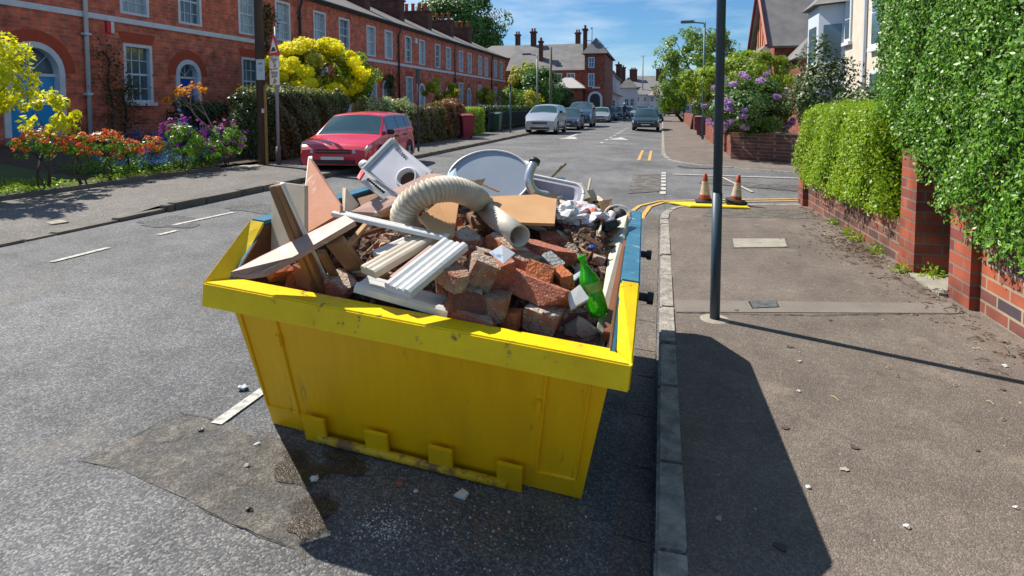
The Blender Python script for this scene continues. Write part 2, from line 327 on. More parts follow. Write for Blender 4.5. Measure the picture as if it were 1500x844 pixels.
# kerbs, laid stone by stone
def kerb(name, line, wd, z, m, side, lens=(.38,.9), depth=.28, zf=None, rnd=.006):
    mb = MB(); rng = random.Random(3); pts = [Vector((x,y,0)) for x, y in line]; carry = 0
    for a, b in zip(pts, pts[1:]):
        L_ = (b-a).length; d = (b-a).normalized(); nrm = Vector((d.y, -d.x, 0))*side; t = 0
        while t < L_-.02:
            if a.y > 25: ln = min(8, L_-t)
            else: ln = min(rng.uniform(*lens), L_-t)
            p = a+d*(t+.006); q = a+d*(t+ln-.006); j = rng.uniform(-rnd, rnd); jj = rng.uniform(-rnd, rnd)
            zz = z if zf is None else z+zf((p.x+q.x)/2, (p.y+q.y)/2); o = nrm*jj
            b4 = [p+o, q+o, q+nrm*wd, p+nrm*wd]
            mb.hexa([v+Vector((0,0,zz-depth)) for v in b4], [v+Vector((0,0,zz+j)) for v in b4]); t += ln
    return mb.build(name, m, bevel=.012, kind='structure')
kerb('kerb', K1, .115, .006, KERB, 1)
kerb('far_kerb', K2, .12, .006, KERB, 1)
# gutter setts along the right kerb
mb = MB(); rng = random.Random(8); y = -2.
while y < 8:
    ln = rng.uniform(.35,.6); a = rz(-.16, y); b_ = rz(-.02, y)
    mb.hexa([(-.165,y+.002,a-.1),(-.012,y+.005,b_-.1),(-.012,y+ln-.005,b_-.1),(-.165,y+ln-.005,a-.1)], [(-.165,y+.005,a+.003),(-.012,y+.005,b_+.003),(-.012,y+ln-.005,rz(-.02,y+ln)+.008),(-.165,y+ln-.005,rz(-.16,y+ln)+.008)]); y += ln
mb.build('gutter', asphalt_mat('gutter_stone', (.11,.095,.08), (.26,.225,.19), 140, (.6,1.35), .5), bevel=.006, kind='structure')
# left kerb and pavement; the kerb drops at the near driveway
LK = [(-6.8,-6),(-6.8,4.0),(-6.8,5.2),(-6.8,6.0),(-6.8,6.9),(-6.8,7.5),(-6.8,40),(-6.8,150)]
def dropz(x, y): return -.075*(1-sstep((y-5.9)/1.1))
kerb('left_kerb', LK, .14, .1, KERBL, -1, zf=dropz)
sheet('left_pavement', lambda x, y: .095+dropz(x, y)*max(0, min(1, (x+8.1)/1.0)), [-9.6,-8.1,-7.6,-7.1,-6.93], [-6,0,3]+[4+.3*i for i in range(14)]+[9,20,60,150], asphalt_mat('left_pavement_asphalt', (.085,.08,.075), (.27,.25,.23), 130, (.8,1.2), .4))
# gardens, terrain behind the walls
sheet('garden_ground', lambda x, y: .16+.4*sstep((-9.6-x)/4.5), [-40,-22,-15,-13.5,-12.3,-11.2,-10.2,-9.6], [-6,0,10,20,60,150], SOIL)
sheet('lawn', lambda x, y: .175+.4*sstep((-9.6-x)/4.5), [-14.5,-13.5,-12.3,-11.2,-10.2,-9.62], [2,6,8.3], GRASSG)
sheet('right_garden_ground', lambda x, y: .25, [2.55, 40], [-6, 9.7], SOIL)
sheet('far_garden_ground', lambda x, y: .2, [2.9, 60], [17.2, 150], SOIL)
sheet('street_end', lambda x, y: -.02, [-60, 60], [149, 260], ASPH)
# ---- markings and patches, each 4 mm over what it lies on
P0 = lambda x, y: 0.
def clipx(pts, X, s):
    out = []
    for a, b in zip(pts, list(pts[1:])+[pts[0]]):
        ia, ib = (a[0]-X)*s >= 0, (b[0]-X)*s >= 0
        if ia: out.append((a[0], a[1]))
        if ia != ib: t = (X-a[0])/(b[0]-a[0]); out.append((X, a[1]+(b[1]-a[1])*t))
    return out
def decal(name, pts, m, dz=.004, fn=rz, kind='structure', div=1):
    if fn is not P0 and min(p[0] for p in pts) < -1.76 < -1.75 < max(p[0] for p in pts):
        mb = MB()
        for s_ in (-1, 1):
            q = clipx(pts, -1.759, s_); mb.add([(x, y, fn(x, y)+dz) for x, y in q], [tuple(range(len(q)))])
        return mb.build(name, m, kind=kind)
    mb = MB(); mb.add([(x, y, fn(x, y)+dz) for x, y in pts], [tuple(range(len(pts)))]); return mb.build(name, m, kind=kind)
def gp(x, y, z=0): p = gz(x, y, z); return (p.x, p.y)
def line_mark(name, a, b, wd, m, **k):
    a = Vector(a).to_2d(); b = Vector(b).to_2d(); d = (b-a).normalized(); n = Vector((d.y,-d.x))*wd/2
    k.setdefault('dz', .009); return decal(name, [(a+n)[:], (b+n)[:], (b-n)[:], (a-n)[:]], m, **k)
line_mark('lane_line', (-2.015,2.24),(-2.015,3.3), .062, PAINTW)
for a, b in [((-5.67,4.27),(-5.66,4.86)), ((-5.66,5.5),(-5.65,5.75)), ((-5.95,6.0),(-5.85,6.95))]: line_mark('lane_line', a, b, .07, PAINTW)
for i, (px, py) in enumerate([(558,240),(590,232),(618,226),(640,221),(664,216),(690,211),(715,207)]):
    x, y = gp(px, py); line_mark('lane_line', (x, y), (x+.02, y+.7), .12, PAINTW)
for px, py in [(836,200),(857,188)]:
    x, y = gp(px, py); line_mark('centre_line', (x, y-1), (x, y+2.6), .16, PAINTW)
for i in range(9): line_mark('hazard_line', (-2.4+.01*i, 24+i*2.1), (-2.4+.01*i, 24.7+i*2.1), .13, PAINTW)
for x in (-4.2, -1.9):                                                  # speed-hump arrows
    decal('hump_arrow', [(x-.45, 26.8), (x+.45, 26.8), (x, 28.8)], PAINTW)
for x0 in (-.62, -.33):                                                 # double yellow line end by the far kerb
    line_mark('yellow_line', (x0, 16.6), (x0-.02, 21.2), .085, PAINTY)
for off in (.22, .42):                                                  # double yellow round the corner of the side road
    q = [Vector((-off-.12, 6.9)), Vector((-off+.0, 8.3)), Vector((-off*.8+.02, 8.95)), Vector((.12-off*.3, 9.32+off*.5)), Vector((.8, 9.42+off)), Vector((2.07, 9.84+off)), Vector((8, 10.02+off))]
    for a, b in zip(q, q[1:]): line_mark('yellow_line', a, b, .06, PAINTY, dz=.012)
for i in range(7): line_mark('give_way_line', (.03+.004*i, 10.3+i*.52), (.035+.004*i, 10.62+i*.52), .1, PAINTW)
line_mark('junction_line', (.25,13.35),(8,13.0), .09, PAINTW, fn=P0); line_mark('junction_line', (1.25,13.0),(1.55,10.9), .05, PAINTW, fn=P0)
decal('road_patch', [gp(*p) for p in [(118,676),(196,641),(262,607),(340,622),(372,640)]]+[(-1.78,2.25),(-1.5,2.2),(-1.15,1.66)]+[gp(*p) for p in [(430,784),(330,756),(250,722),(180,690)]], PATCHM, fn=rz, dz=.004)
decal('road_patch', [(-.55,10.2),(.0,10.6),(.0,13.3),(-.6,13.2)], PATCHM, fn=P0, dz=.005)
decal('road_patch', [(.7,12.0),(3.4,10.7),(3.6,11.6),(.9,12.8)], PATCHM, fn=P0)
decal('pavement_strip', [(.12,4.35),(2.14,4.84),(2.14,5.06),(.12,4.62)], mat('old_strip', (.16,.14,.125), .9, (.20,.175,.15), 4, bump=.3), fn=P0)
decal('pavement_patch', [(.55,8.3),(1.9,8.45),(2.0,9.2),(.7,9.0)], PATCHM, fn=P0)
def crack(name, pts, wd, z=.006, fn=rz):
    mb = MB(); rng = random.Random(len(pts)); P = []
    for a, b in zip(pts, pts[1:]):
        a = Vector(a); b = Vector(b); n = max(2, int((b-a).length/.05))
        for i in range(n): P.append(a.lerp(b, i/n)+Vector((rng.uniform(-1,1), rng.uniform(-1,1)))*.007)
    for i in range(len(P)-1):
        d = (P[i+1]-P[i]); n_ = Vector((d.y,-d.x)).normalized()*wd*rng.uniform(.25,1)
        q = [P[i]-n_, P[i]+n_, P[i+1]+n_, P[i+1]-n_]; mb.add([(v.x, v.y, fn(v.x, v.y)+z) for v in q], [(0,1,2,3)])
    mb.build(name, mat('crack', (.02,.018,.016), .95), kind='structure')
crack('road_crack', [gp(118,676),gp(196,641),gp(262,607),gp(340,622)], .0028, .007)
crack('road_crack', [gp(300,745),gp(360,765),gp(434,785)], .002, .007)
crack('pavement_crack', [(.12,7.5),(.6,7.3),(1.2,7.5),(2.0,7.4)], .004, .005, P0); crack('pavement_crack', [(.12,4.34),(1.0,4.5),(2.14,4.84)], .006, .006, P0)
# wet oily stain and spilt plaster dust by the skip
def blob(name, c, r, m, z, n=40, seed=0, fn=rz):
    rng = random.Random(seed); ph = [rng.uniform(0,6.28) for _ in range(4)]; q = []
    for i in range(n):
        t = 2*math.pi*i/n; k = 1+.22*math.sin(2*t+ph[0])+.16*math.sin(3*t+ph[1])+.12*math.sin(5*t+ph[2])+.08*math.sin(9*t+ph[3])
        q.append((c[0]+r[0]*k*math.cos(t), c[1]+r[1]*k*math.sin(t)))
    return decal(name, q, m, z, fn)
WET = asphalt_mat('wet_asphalt', (.035,.03,.026), (.13,.11,.09), 150, (.6,1.4), .3, alpha=(.42,.56)); WET.node_tree.nodes['Principled BSDF'].inputs['Roughness'].default_value = .4
a = gz(463,690,-.05); blob('wet_stain', (a.x, a.y), (.17,.12), WET, .009, seed=2)
a = gz(455,755,-.05); blob('wet_stain', (a.x, a.y), (.10,.10), WET, .009, seed=5)
for k, (px, py) in enumerate([(1020,245),(250,326),(375,306)]):
    a = gp(px, py); blob('dark_patch', a, (.45,.3), PATCHD, .006, seed=k+9, fn=(P0 if k == 0 else rz))
rg_ = random.Random(31)
for k in range(26): blob('gum_spot', (rg_.uniform(.2,2.0), rg_.uniform(1.4,8.2)), (rg_.uniform(.008,.02),)*2, mat('gum', (.07,.06,.055), .9) if k % 3 else mat('pale_gum', (.34,.31,.27), .9), .005, n=14, seed=k, fn=P0)
# covers in the pavements
def cover(name, label, pts, m, fm, z=0., lip=.02):
    t = thing(name, label, 'cover', (pts[0][0], pts[0][1], z)); o = Vector((*pts[0], z)); c = sum((Vector((*p, z)) for p in pts), Vector())/len(pts)
    mb = MB(); q = [Vector((*p, z)) for p in pts]; mb.hexa([p-o+Vector((0,0,-.03)) for p in q], [p-o+Vector((0,0,.004)) for p in q]); mb.build('frame', fm, t)
    q = [c+(p-c)*.93 for p in q]; mb = MB(); mb.hexa([p-o+Vector((0,0,-.03)) for p in q], [p-o+Vector((0,0,.008)) for p in q])
    mb.box(-.02, .02, -.012, .012, .0, .011, Matrix.Translation(c-o)); mb.build('lid', m, t)
CONC = mat('concrete', (.36,.33,.27), .85, (.26,.24,.2), 6, bump=.3, bs=60)
IRON = mat('cast_iron', (.16,.18,.19), .55, (.10,.10,.10), 20, bump=.4, bs=90, metal=.3)
cover('access_cover', 'large pale concrete access cover set in the right pavement behind the pole', [gp(1070,350),gp(1152,350),gp(1156,363),gp(1073,364)], CONC, mat('cover_frame', (.10,.09,.08), .8))
cover('stopcock_cover', 'small grey iron stopcock cover in the pavement right of the pole foot', [gp(1096,442),gp(1137,441),gp(1142,451),gp(1102,453)], IRON, mat('cover_frame', (.10,.09,.08), .8))
cover('stopcock_cover', 'small pale square cover in the left pavement near the driveway', [gp(62,325,.045),gp(88,321,.045),gp(101,325,.045),gp(75,329,.045)], CONC, mat('cover_frame', (.10,.09,.08), .8), z=.04)
cover('access_cover', 'pale worn slab set in the left pavement by the garden edging', [gp(20,300,.09),gp(58,296,.09),gp(72,308,.09),gp(40,313,.09)], CONC, mat('cover_frame', (.10,.09,.08), .8), z=.06)
# soil, twigs and leaf litter along the right wall: uncountable
def scatter(name, n, area, size, m, seed, z=lambda x, y: 0, flat_=.5, kind='stuff', dist=None, stick=0):
    rng = random.Random(seed); mb = MB()
    for i in range(n):
        x, y = dist(rng) if dist else (rng.uniform(area[0], area[1]), rng.uniform(area[2], area[3]))
        s = size*rng.uniform(.35,1.3)*(1.6 if rng.random() < .05 else 1)
        if stick and rng.random() < stick:
            a = rng.uniform(0,3.14); d = Vector((math.cos(a), math.sin(a), 0))*s*2.5; p = Vector((x, y, z(x, y)+.006)); mb.tube([p-d, p+Vector((0,0,.008)), p+d], .0025, 4); continue
        M = Matrix.Translation((x, y, z(x, y)+s*flat_*.4)) @ Matrix.Rotation(rng.uniform(0,6.3), 4, 'Z') @ Matrix.Rotation(rng.uniform(-.3,.3), 4, 'X')
        k = rng.choice((4,5,6)); ring = [Vector((math.cos(6.283*j/k+rng.uniform(-.3,.3))*s*rng.uniform(.6,1), math.sin(6.283*j/k)*s*rng.uniform(.5,1), 0)) for j in range(k)]
        mb.hexa([M @ (p-Vector((0,0,s*flat_*.5))) for p in ring], [M @ (p*rng.uniform(.5,.85)+Vector((0,0,s*flat_*.5))) for p in ring])
    return mb.build(name, m, kind=kind)
scatter('leaf_litter', 900, 0, .016, mat('litter', (.13,.075,.04), .95, (.07,.04,.02), 30), 5, flat_=.3, stick=.35, dist=lambda r: ((lambda y: (2.18-abs(r.gauss(0,.17)), y))(r.uniform(3.0,9.4)) if r.random() < .55 else (2.12-abs(r.gauss(0,.25)), r.gauss(6.9,.45))))
scatter('leaf_litter', 70, 0, .008, mat('litter_pale', (.42,.33,.2), .9), 6, flat_=.2, stick=.6, dist=lambda r: (2.1-abs(r.gauss(0,.45)), r.uniform(2.6,8)))
PLASTER = mat('plaster_dust', (.60,.58,.55), .9)
scatter('plaster_grit', 420, 0, .004, PLASTER, 7, z=rz, dist=lambda r: (r.gauss(-.8,.33), r.gauss(1.95,.22)))
a = gz(563,780,-.1); scatter('plaster_grit', 170, 0, .0042, PLASTER, 8, z=rz, dist=lambda r: (r.gauss(a.x,.045), r.gauss(a.y,.045)))
scatter('road_grit', 260, (-6.5,-.3,1.2,8), .006, mat('road_grit', (.38,.34,.30), .9), 9, z=rz)
scatter('pavement_grit', 150, (.15,2.15,1.2,8.5), .0055, mat('pavement_grit', (.42,.38,.33), .9), 10)
b_ = gz(840,790,-.1)
scatter('rust_crumbs', 60, 0, .008, mat('rust_crumbs', (.25,.10,.03), .9), 11, z=rz, flat_=.15, dist=lambda r: (r.choice((-1,1))*.02+gz(700+r.gauss(0,18),800+r.gauss(0,28),-.1).x, gz(700,770+r.gauss(0,25),-.1).y))
# ================================================================ WALLS, PIERS AND HEDGES ON THE RIGHT
BRK = brick_mat('garden_wall_brick', (.46,.11,.045), (.055,.045,.065), (.36,.29,.20), .29, .094, .011, bias=.0, noise=.55, bump=.6)
BRK2 = brick_mat('far_wall_brick', (.26,.085,.05), (.10,.055,.05), (.26,.2,.15), .29, .094, .010, bias=0, noise=.5)
BRKR = brick_mat('pier_brick', (.40,.09,.042), (.13,.035,.04), (.22,.16,.12), .29, .094, .010, bias=-.1, noise=.6, bump=.6)
def wall(name, label, a, b, th, z0, z1, m, cap=None, cat='wall', group=None):
    a = Vector((*a, 0)); b = Vector((*b, 0)); d = (b-a).normalized(); n = Vector((d.y,-d.x,0))*th   # n: away from a's left side
    t = thing(name, label, cat, (a.x, a.y, z0), 0, group); h = z1-z0
    q = [Vector(), b-a, b-a+n, n]; ms = MB(); ms.hexa(q, [p+Vector((0,0,h)) for p in q]); ms.build('brickwork', m, t)
    if cap:
        c = (b-a+n)/2; q = [c+(p-c)*1.0+((p-c).normalized()*.03) for p in q]; mb = MB(); mb.hexa([p+Vector((0,0,h+.002)) for p in q], [p+Vector((0,0,h+.06)) for p in q]); mb.build('coping', cap, t, bevel=.01)
    return t
wall('garden_wall', 'red and blue-black brick garden wall under the tall dark hedge', (2.27,-4),(2.27,4.93), .24, -.05, .56, BRK)
wall('gate_pier', 'narrow brick gate pier on the near side of the gateway', (2.21,4.93),(2.21,5.26), .34, -.05, .74, BRKR)
wall('gate_pier', 'wide brick gate pier with orange lit edge, far side of the gateway', (2.19,5.86),(2.19,6.2), .75, -.05, 1.1, BRKR)
wall('garden_wall', 'low dark brick garden wall under the bright green clipped hedge', (2.22,6.2),(2.14,9.55), .24, -.05, .42, BRK2)
wall('wall_pier', 'small brick end pier at the street corner, below the bright hedge', (2.07,9.55),(2.07,9.85), .3, -.05, .6, BRKR)
flat('gateway_path', [(2.15,5.26),(5,5.26),(5,5.86),(2.15,5.86)], .02, CONC, th=.1)
LG = leaf_mat('leaf_bright', (.16,.32,.012), (.36,.48,.02), .4); LD = leaf_mat('leaf_privet', (.03,.11,.008), (.19,.40,.025), .25, .42)
hedge('clipped_hedge', 'bright yellow-green clipped hedge on the low wall by the street corner', 2.0, 3.5, 6.3, 10.0, .40, 1.52, 42000, .042, LG, 3, bumps=.10, rnd=.75)
hedge('tall_hedge', 'tall dark glossy privet hedge bulging over the wall nearest the camera', 2.06, 3.3, .8, 6.9, .52, 3.3, 150000, .036, LD, 4, bumps=.075, rnd=.42, bottom=lambda y: .52+np.clip(y-4.6,0,3)*.48)
mb = MB()
for k in range(5): mb.tube([V3(2.65,1.2+k,.2), V3(2.65,1.2+k,2.2)], .03, 6)
mb.build('stems', BARK, bpy.data.objects['tall_hedge'], M=Matrix.Translation(-bpy.data.objects['tall_hedge'].location))
# far-side lilac corner
wall('garden_wall', 'dark brick corner wall under the purple lilac', (2.05,17.9),(3.6,16.95), .25, -.05, .75, BRK2)
for k, (y0, y1, lab) in enumerate([(17.9,19.6,'orange-red brick wall end just left of the lilac corner wall'),(20.4,23.6,'short red brick front wall behind the lilac corner'),(24.6,29.0,'red brick front wall beyond the dark tall gate gap'),(39,60,'long low red brick front wall far along the right pavement')]):
    wall('front_wall', lab, (2.0,y0),(2.0,y1), .25, -.05, .78 if k < 3 else .9, BRKR)
LL = leaf_mat('leaf_lilac', (.05,.12,.02), (.12,.22,.04), .3); LP = leaf_mat('blossom_lilac', (.34,.17,.42), (.55,.36,.62), .3, .8)
tree('lilac_bush', 'round lilac bush with purple flower heads above the corner wall', (2.5,17.6,.2), (2.45,17.9,1.45), (1.35,1.3,1.0), 12000, .10, LL, 11, clumps=40, cr=.3, r0=.05, cat='shrub', stems=4, nl=5)
rng = np.random.default_rng(5); P, N = crown(rng, (2.45,17.8,1.55), (1.4,1.35,.98), 3600, 46, .085, .92)
bl = leaves('blossom', P-np.array((2.5,17.6,.2)), .06, LP, bpy.data.objects['lilac_bush'], 6, .9, N)
LO = leaf_mat('leaf_olive', (.05,.10,.018), (.13,.17,.05), .2)
tree('dark_shrub', 'tall loose dark green shrub in front of the cream bay house', (3.4,13.2,.2), (3.25,13.4,1.85), (.75,.7,1.15), 5200, .085, LO, 21, clumps=36, cr=.27, r0=.05, cat='shrub', stems=3, nl=6)
tree('dark_shrub', 'broad low dark shrub between the tall shrub and the privet hedge', (4.2,12.6,.2), (4.05,12.6,1.35), (.9,.7,.85), 4600, .085, LO, 22, clumps=34, cr=.28, r0=.05, cat='shrub', stems=3, nl=6)
LT = leaf_mat('leaf_tree', (.10,.22,.015), (.24,.36,.03), .35)
tree('street_tree', 'tall airy green tree behind the street lamp, left of the blue pole', (1.9,40,0), (2.2,40,4.5), (3.1,2.6,2.5), 9500, .2, LT, 31, clumps=90, cr=.17, r0=.12)
tree('garden_tree', 'yellow-green bushy tree in a front garden above the lilac, right of the blue pole', (4.0,27,.2), (3.7,27,2.8), (2.2,1.7,1.2), 11000, .14, leaf_mat('leaf_spring', (.16,.28,.015), (.34,.44,.03), .4), 32, clumps=70, cr=.2, r0=.08)
tree('garden_tree', 'low yellow-green tree left of the blue pole, beside the maroon bin', (2.6,31,.2), (2.2,31,2.7), (1.5,1.5,1.1), 6000, .14, MC['leaf_spring'], 33, clumps=50, cr=.22, r0=.08)
tree('garden_tree', 'thin green tree at the far end of the right pavement', (2.0,60,0), (.9,60,3.6), (1.9,2.4,3.3), 6000, .25, LT, 34, clumps=30, cr=.3, r0=.16)
tree('ivy_shrub', 'dark round shrub over the front wall near the maroon bin', (2.6,36,.1), (2.4,37.8,1.5), (.8,.9,.8), 3000, .1, LL, 35, cat='shrub', r0=.05)
# small weeds at the foot of the wall
for k, (px, py) in enumerate([(1330,400),(1240,330),(1266,345),(1283,355),(1310,372),(1400,430)]):
    a = gz(px, py); r_ = np.random.default_rng(k); P = np.array([0,0,.03])+r_.normal(size=(70,3))*np.array([.045,.045,.03]); P[:,2] = np.abs(P[:,2])
    wt = thing('weed', ['leafy weed at the foot of the wide gate pier','small weed under the middle of the bright hedge','weed right of the one under the middle of the hedge','small weed in the leaf litter below the hedge','low weed where the litter ends by the wide pier','weed growing from the narrow gate pier'][k], 'weed', (min(a.x, 2.14), a.y, .0 if k < 5 else .12), 0, 'weeds along the right wall')
    leaves('foliage', P, .04, LG, wt, k, .5)

# ================================================================ THE SKIP
YEL = mat('skip_yellow', (.88,.55,.004), .42, (.68,.38,.006), 3.5, (.35,.75), bump=.12, bs=14, spec=.4, col3=(.30,.15,.02), ns3=9, nc3=(.70,.80))
YELG = mat('skip_yellow_dirty', (.96,.55,.003), .42, (.78,.42,.004), 2.2, (.3,.75), bump=.5, bs=3.2, spec=.4, col3=(.16,.09,.03), ns3=6, nc3=(.62,.82), stretch=(3.2,1,.55))
YELR = mat('rim_yellow', (.93,.66,.004), .4, (.80,.52,.006), 5, (.35,.7), bump=.3, bs=12, spec=.4, col3=(.24,.14,.05), ns3=16, nc3=(.64,.74))
BLU = mat('skip_blue', (.03,.13,.21), .45, (.05,.19,.28), 9, bump=.12, bs=25, col3=(.25,.36,.42), ns3=17, nc3=(.64,.74))
RUST = mat('skip_inside', (.085,.045,.022), .8, (.16,.075,.03), 7, bump=.3, bs=30)
DARKM = mat('dark_metal', (.02,.02,.022), .5)
skip = thing('rubbish_skip', 'open yellow skip with blue rear rim, heaped with building rubble, standing by the kerb', 'skip', M=SM)
hb, hr, yn, yfar, z1, z2, yk, ye, yb = .731, .8635, -.359, 1.757, .772, .982, -.082, 1.48, 1.40
hw = .80                                                               # where the wall plate meets the rim
def V3(*a): return Vector(a)
def plate(name, pts, th, m, **k): mb = MB(); mb.panel(pts, th); return mb.build(name, m, skip, **k)
plate('end_panel', [V3(-hb,0,0), V3(hb,0,0), V3(hw,yn+.06,z1-.02), V3(-hw,yn+.06,z1-.02)], .012, YELG)
plate('inner_lining', [V3(hw-.01,yn+.085,z1-.04), V3(hb-.01,.02,.02), V3(-hb+.01,.02,.02), V3(-hw+.01,yn+.085,z1-.04)], .006, RUST)
plate('end_panel', [V3(-hw,yfar-.06,z1-.02), V3(hw,yfar-.06,z1-.02), V3(hb,yb,0), V3(-hb,yb,0)], .012, BLU)
for s in (-1, 1):
    ring = [V3(s*hb,0,0), V3(s*hb,yb,0), V3(s*hw,yfar-.06,z1-.02), V3(s*hw,ye,z2-.02), V3(s*hw,yk,z2-.02), V3(s*hw,yn+.06,z1-.02)]
    if s < 0: ring = ring[::-1]
    plate('side_panel', ring, .012, BLU)
    r2 = [p+V3(-s*.018,0,0) for p in ring]; r2 = [V3(p.x, min(max(p.y,.02+0*p.y) if p.z < .1 else p.y, 9), max(p.z,.02)) for p in r2]
    plate('inner_lining', r2[::-1], .004, RUST)
plate('floor', [V3(-hb,0,.012), V3(hb,0,.012), V3(hb,yb,.012), V3(-hb,yb,.012)], .012, BLU)
# rim, mitred: outer path and cross-section (width inward, height down)
RP = [V3(-hr,yn,z1), V3(hr,yn,z1), V3(hr,yk,z2), V3(hr,ye,z2), V3(hr,yfar,z1), V3(-hr,yfar,z1), V3(-hr,ye,z2), V3(-hr,yk,z2)]
def rim_ring(i):
    p = RP[i]; s = 1 if p.x > 0 else -1
    wi = V3(-s*.075, 0, 0); 
    if i in (0,1): wi = V3(-s*.075, .11, 0)
    if i in (4,5): wi = V3(-s*.075, -.07, 0)
    h = .105 if i in (0,1,4,5) else .10
    q = p+wi; 
    if i in (0,1,4,5): q = q+V3(0,0,.03)                              # the sloping rims rise inward from the corner
    return [p, q if i not in (0,1,4,5) else p+wi, (p+wi)+V3(0,0,-.02), p+V3(0,0,-h)]
def rim_seg(i, j, m):
    a, b = rim_ring(i), rim_ring(j); mb = MB(); mb.hexa([a[0],a[1],a[2],a[3]], [b[0],b[1],b[2],b[3]]); mb.build('rim', m, skip, bevel=.006)
rim_seg(0,1,YELR); rim_seg(1,2,YELR); rim_seg(7,0,YELR)
for i, j in ((2,3),(3,4),(4,5),(5,6),(6,7)): rim_seg(i, j, BLU)
def face(x, t, o=0):                                                   # point on the near end face, t up 0..1, o outward
    n = V3(0,-.75,-.30).normalized(); f = 1+(hw/hb-1)*t; return V3(x*f, (yn+.06)*t, (z1-.02)*t)+n*o
def bead(pts, r=.005, m=None): mb = MB(); mb.tube([face(x,t,.003) for x, t in pts], r, 6); mb.build('weld_frame', m or YELG, skip)
bead([(-.705,.84),(-.722,.155),(-.565,.15)], .006); bead([(-.565,.15),(-.545,.86)], .008)
bead([(.52,.84),(.53,.14),(.69,.145)], .008); bead([(.69,.145),(.672,.83)], .006)
for x, t in ((-.552,.70),(.508,.62)):
    mb = MB(); M = align(face(x,t), V3(0,-.75,-.3)); mb.box(-.012,.012,-.035,.035,0,.018, M); mb.build('latch', YELG, skip, bevel=.004)
# tipping bar and its four plates along the foot
mb = MB(); mb.tube([V3(-.46,-.055,.022), V3(.42,-.055,.022)], .019, 12); mb.build('tipping_bar', mat('bar_yellow', (.72,.46,.01), .5, (.25,.12,.04), 14, (.5,.62), bump=.2), skip, smooth=True)
for x in (-.475,-.172,.125,.43):
    mb = MB(); M = Matrix.Translation((x,-.036,.066)) @ Matrix.Rotation(R_(20), 4, 'X')
    mb.box(-.055,.055,-.035,-.019,-.072,.085, M);  mb.build('foot_plate', YEL, skip, bevel=.003)
for s in (-1,1):
    for y in (.62, 1.5 if s > 0 else 1.4, ):
        mb = MB(); mb.tube([V3(s*.77,y,.70), V3(s*.93,y,.70)], .022, 10); mb.tube([V3(s*.925,y,.70), V3(s*.955,y,.70)], .032, 12); mb.build('lifting_lug', DARKM, skip)
# ================================================================ WHAT LIES IN THE SKIP (skip coordinates)
def hz(x, y):
    h = .64+.16*sstep((y+.3)/.35)+.20*sstep((y-.0)/.75)-.12*sstep((y-1.35)/.5)
    h -= .17*sstep((-.28-x)/.3)*(1-sstep((y-.9)/.5)) + .05*sstep((abs(x)-.6)/.15)
    h += .028*math.sin(x*11+y*7)*math.sin(y*13-x*5)+.015*math.sin(x*31)*math.sin(y*27+1)
    return h
RUB = mat('rubble', (.17,.09,.055), .95, (.07,.045,.035), 16, bump=1, bs=55, col3=(.34,.24,.17), ns3=30, nc3=(.55,.68))
mb = MB(); nx, ny = 84, 110; vs = []
for j in range(ny+1):
    y = -.215+1.86*j/ny
    for i in range(nx+1):
        x = -.735+1.47*i/nx; z_ = hz(x,y); y = max(y, -.34*z_+.035+.01*(i%2)); vs.append(V3(x, y, z_+random.uniform(-.011,.011)))
mb.add(vs, [(j*(nx+1)+i, j*(nx+1)+i+1, (j+1)*(nx+1)+i+1, (j+1)*(nx+1)+i) for j in range(ny) for i in range(nx)])
mb.build('rubble_heap', RUB, M=SM, kind='stuff', label='brown mix of broken brick, mortar and soil filling the skip')
chipm = [mat('chip_brick', (.36,.10,.05), .95, (.24,.09,.06), 20), mat('chip_mortar', (.33,.27,.21), .95, (.22,.17,.13), 20), mat('chip_dark', (.09,.06,.05), .95, (.14,.09,.07), 20), mat('chip_wood', (.50,.33,.17), .9)]
for k, (n, sz) in enumerate([(800,.011),(800,.010),(600,.014),(200,.011)]):
    r0 = random.Random(60+k); mb = MB()
    for i in range(n):
        x = r0.uniform(-.73,.73); y = r0.uniform(-.21,1.6); s = sz*r0.uniform(.4,1.7); kk = 5; y = max(y, -.34*hz(x,y)+.05)
        M = SM @ Matrix.Translation((x, y, hz(x,y)+s*.35)) @ Matrix.Rotation(r0.uniform(0,6.3), 4, (r0.random(), r0.random(), r0.random()+.1))
        ring = [V3(math.cos(6.283*j/kk)*s*r0.uniform(.6,1)*(1.8 if k == 3 else 1), math.sin(6.283*j/kk)*s*r0.uniform(.5,1), 0) for j in range(kk)]
        mb.hexa([M @ (p-V3(0,0,s*.5)) for p in ring], [M @ (p*r0.uniform(.5,.95)+V3(0,0,s*.5)) for p in ring])
    mb.build('rubble_chips', chipm[k], kind='stuff', label='small crumbs of brick, mortar and wood over the heap')
def item(mb, name, m, label, cat, group=None, **k): return mb.build(name, m, M=SM, label=label, cat=cat, group=group, **k)
WOOD = mat('bare_wood', (.50,.30,.14), .75, (.36,.19,.08), 5, bump=.2, bs=30, stretch=(1,1,6)); WOODD = mat('dark_wood', (.17,.085,.04), .7, (.26,.14,.07), 5, bump=.2)
PLY = mat('plywood', (.62,.36,.17), .7, (.50,.27,.12), 4, (.3,.7), bump=.08); PLYP = mat('pink_ply', (.50,.24,.145), .7, (.42,.17,.10), 4, (.3,.7), bump=.08, col3=(.55,.45,.36), ns3=12, nc3=(.62,.75))
CREAM = mat('cream_board', (.58,.50,.39), .8, (.45,.38,.28), 5); PINKB = mat('laminate_plank', (.46,.30,.24), .55, (.38,.23,.18), 6, col3=(.60,.56,.50), ns3=6, nc3=(.60,.66))
WHT = mat('white_gloss', (.72,.72,.70), .4, (.62,.62,.60), 9, bump=.05); WHTD = mat('white_scuffed', (.66,.65,.62), .5, (.50,.47,.42), 14, (.52,.7), bump=.1)
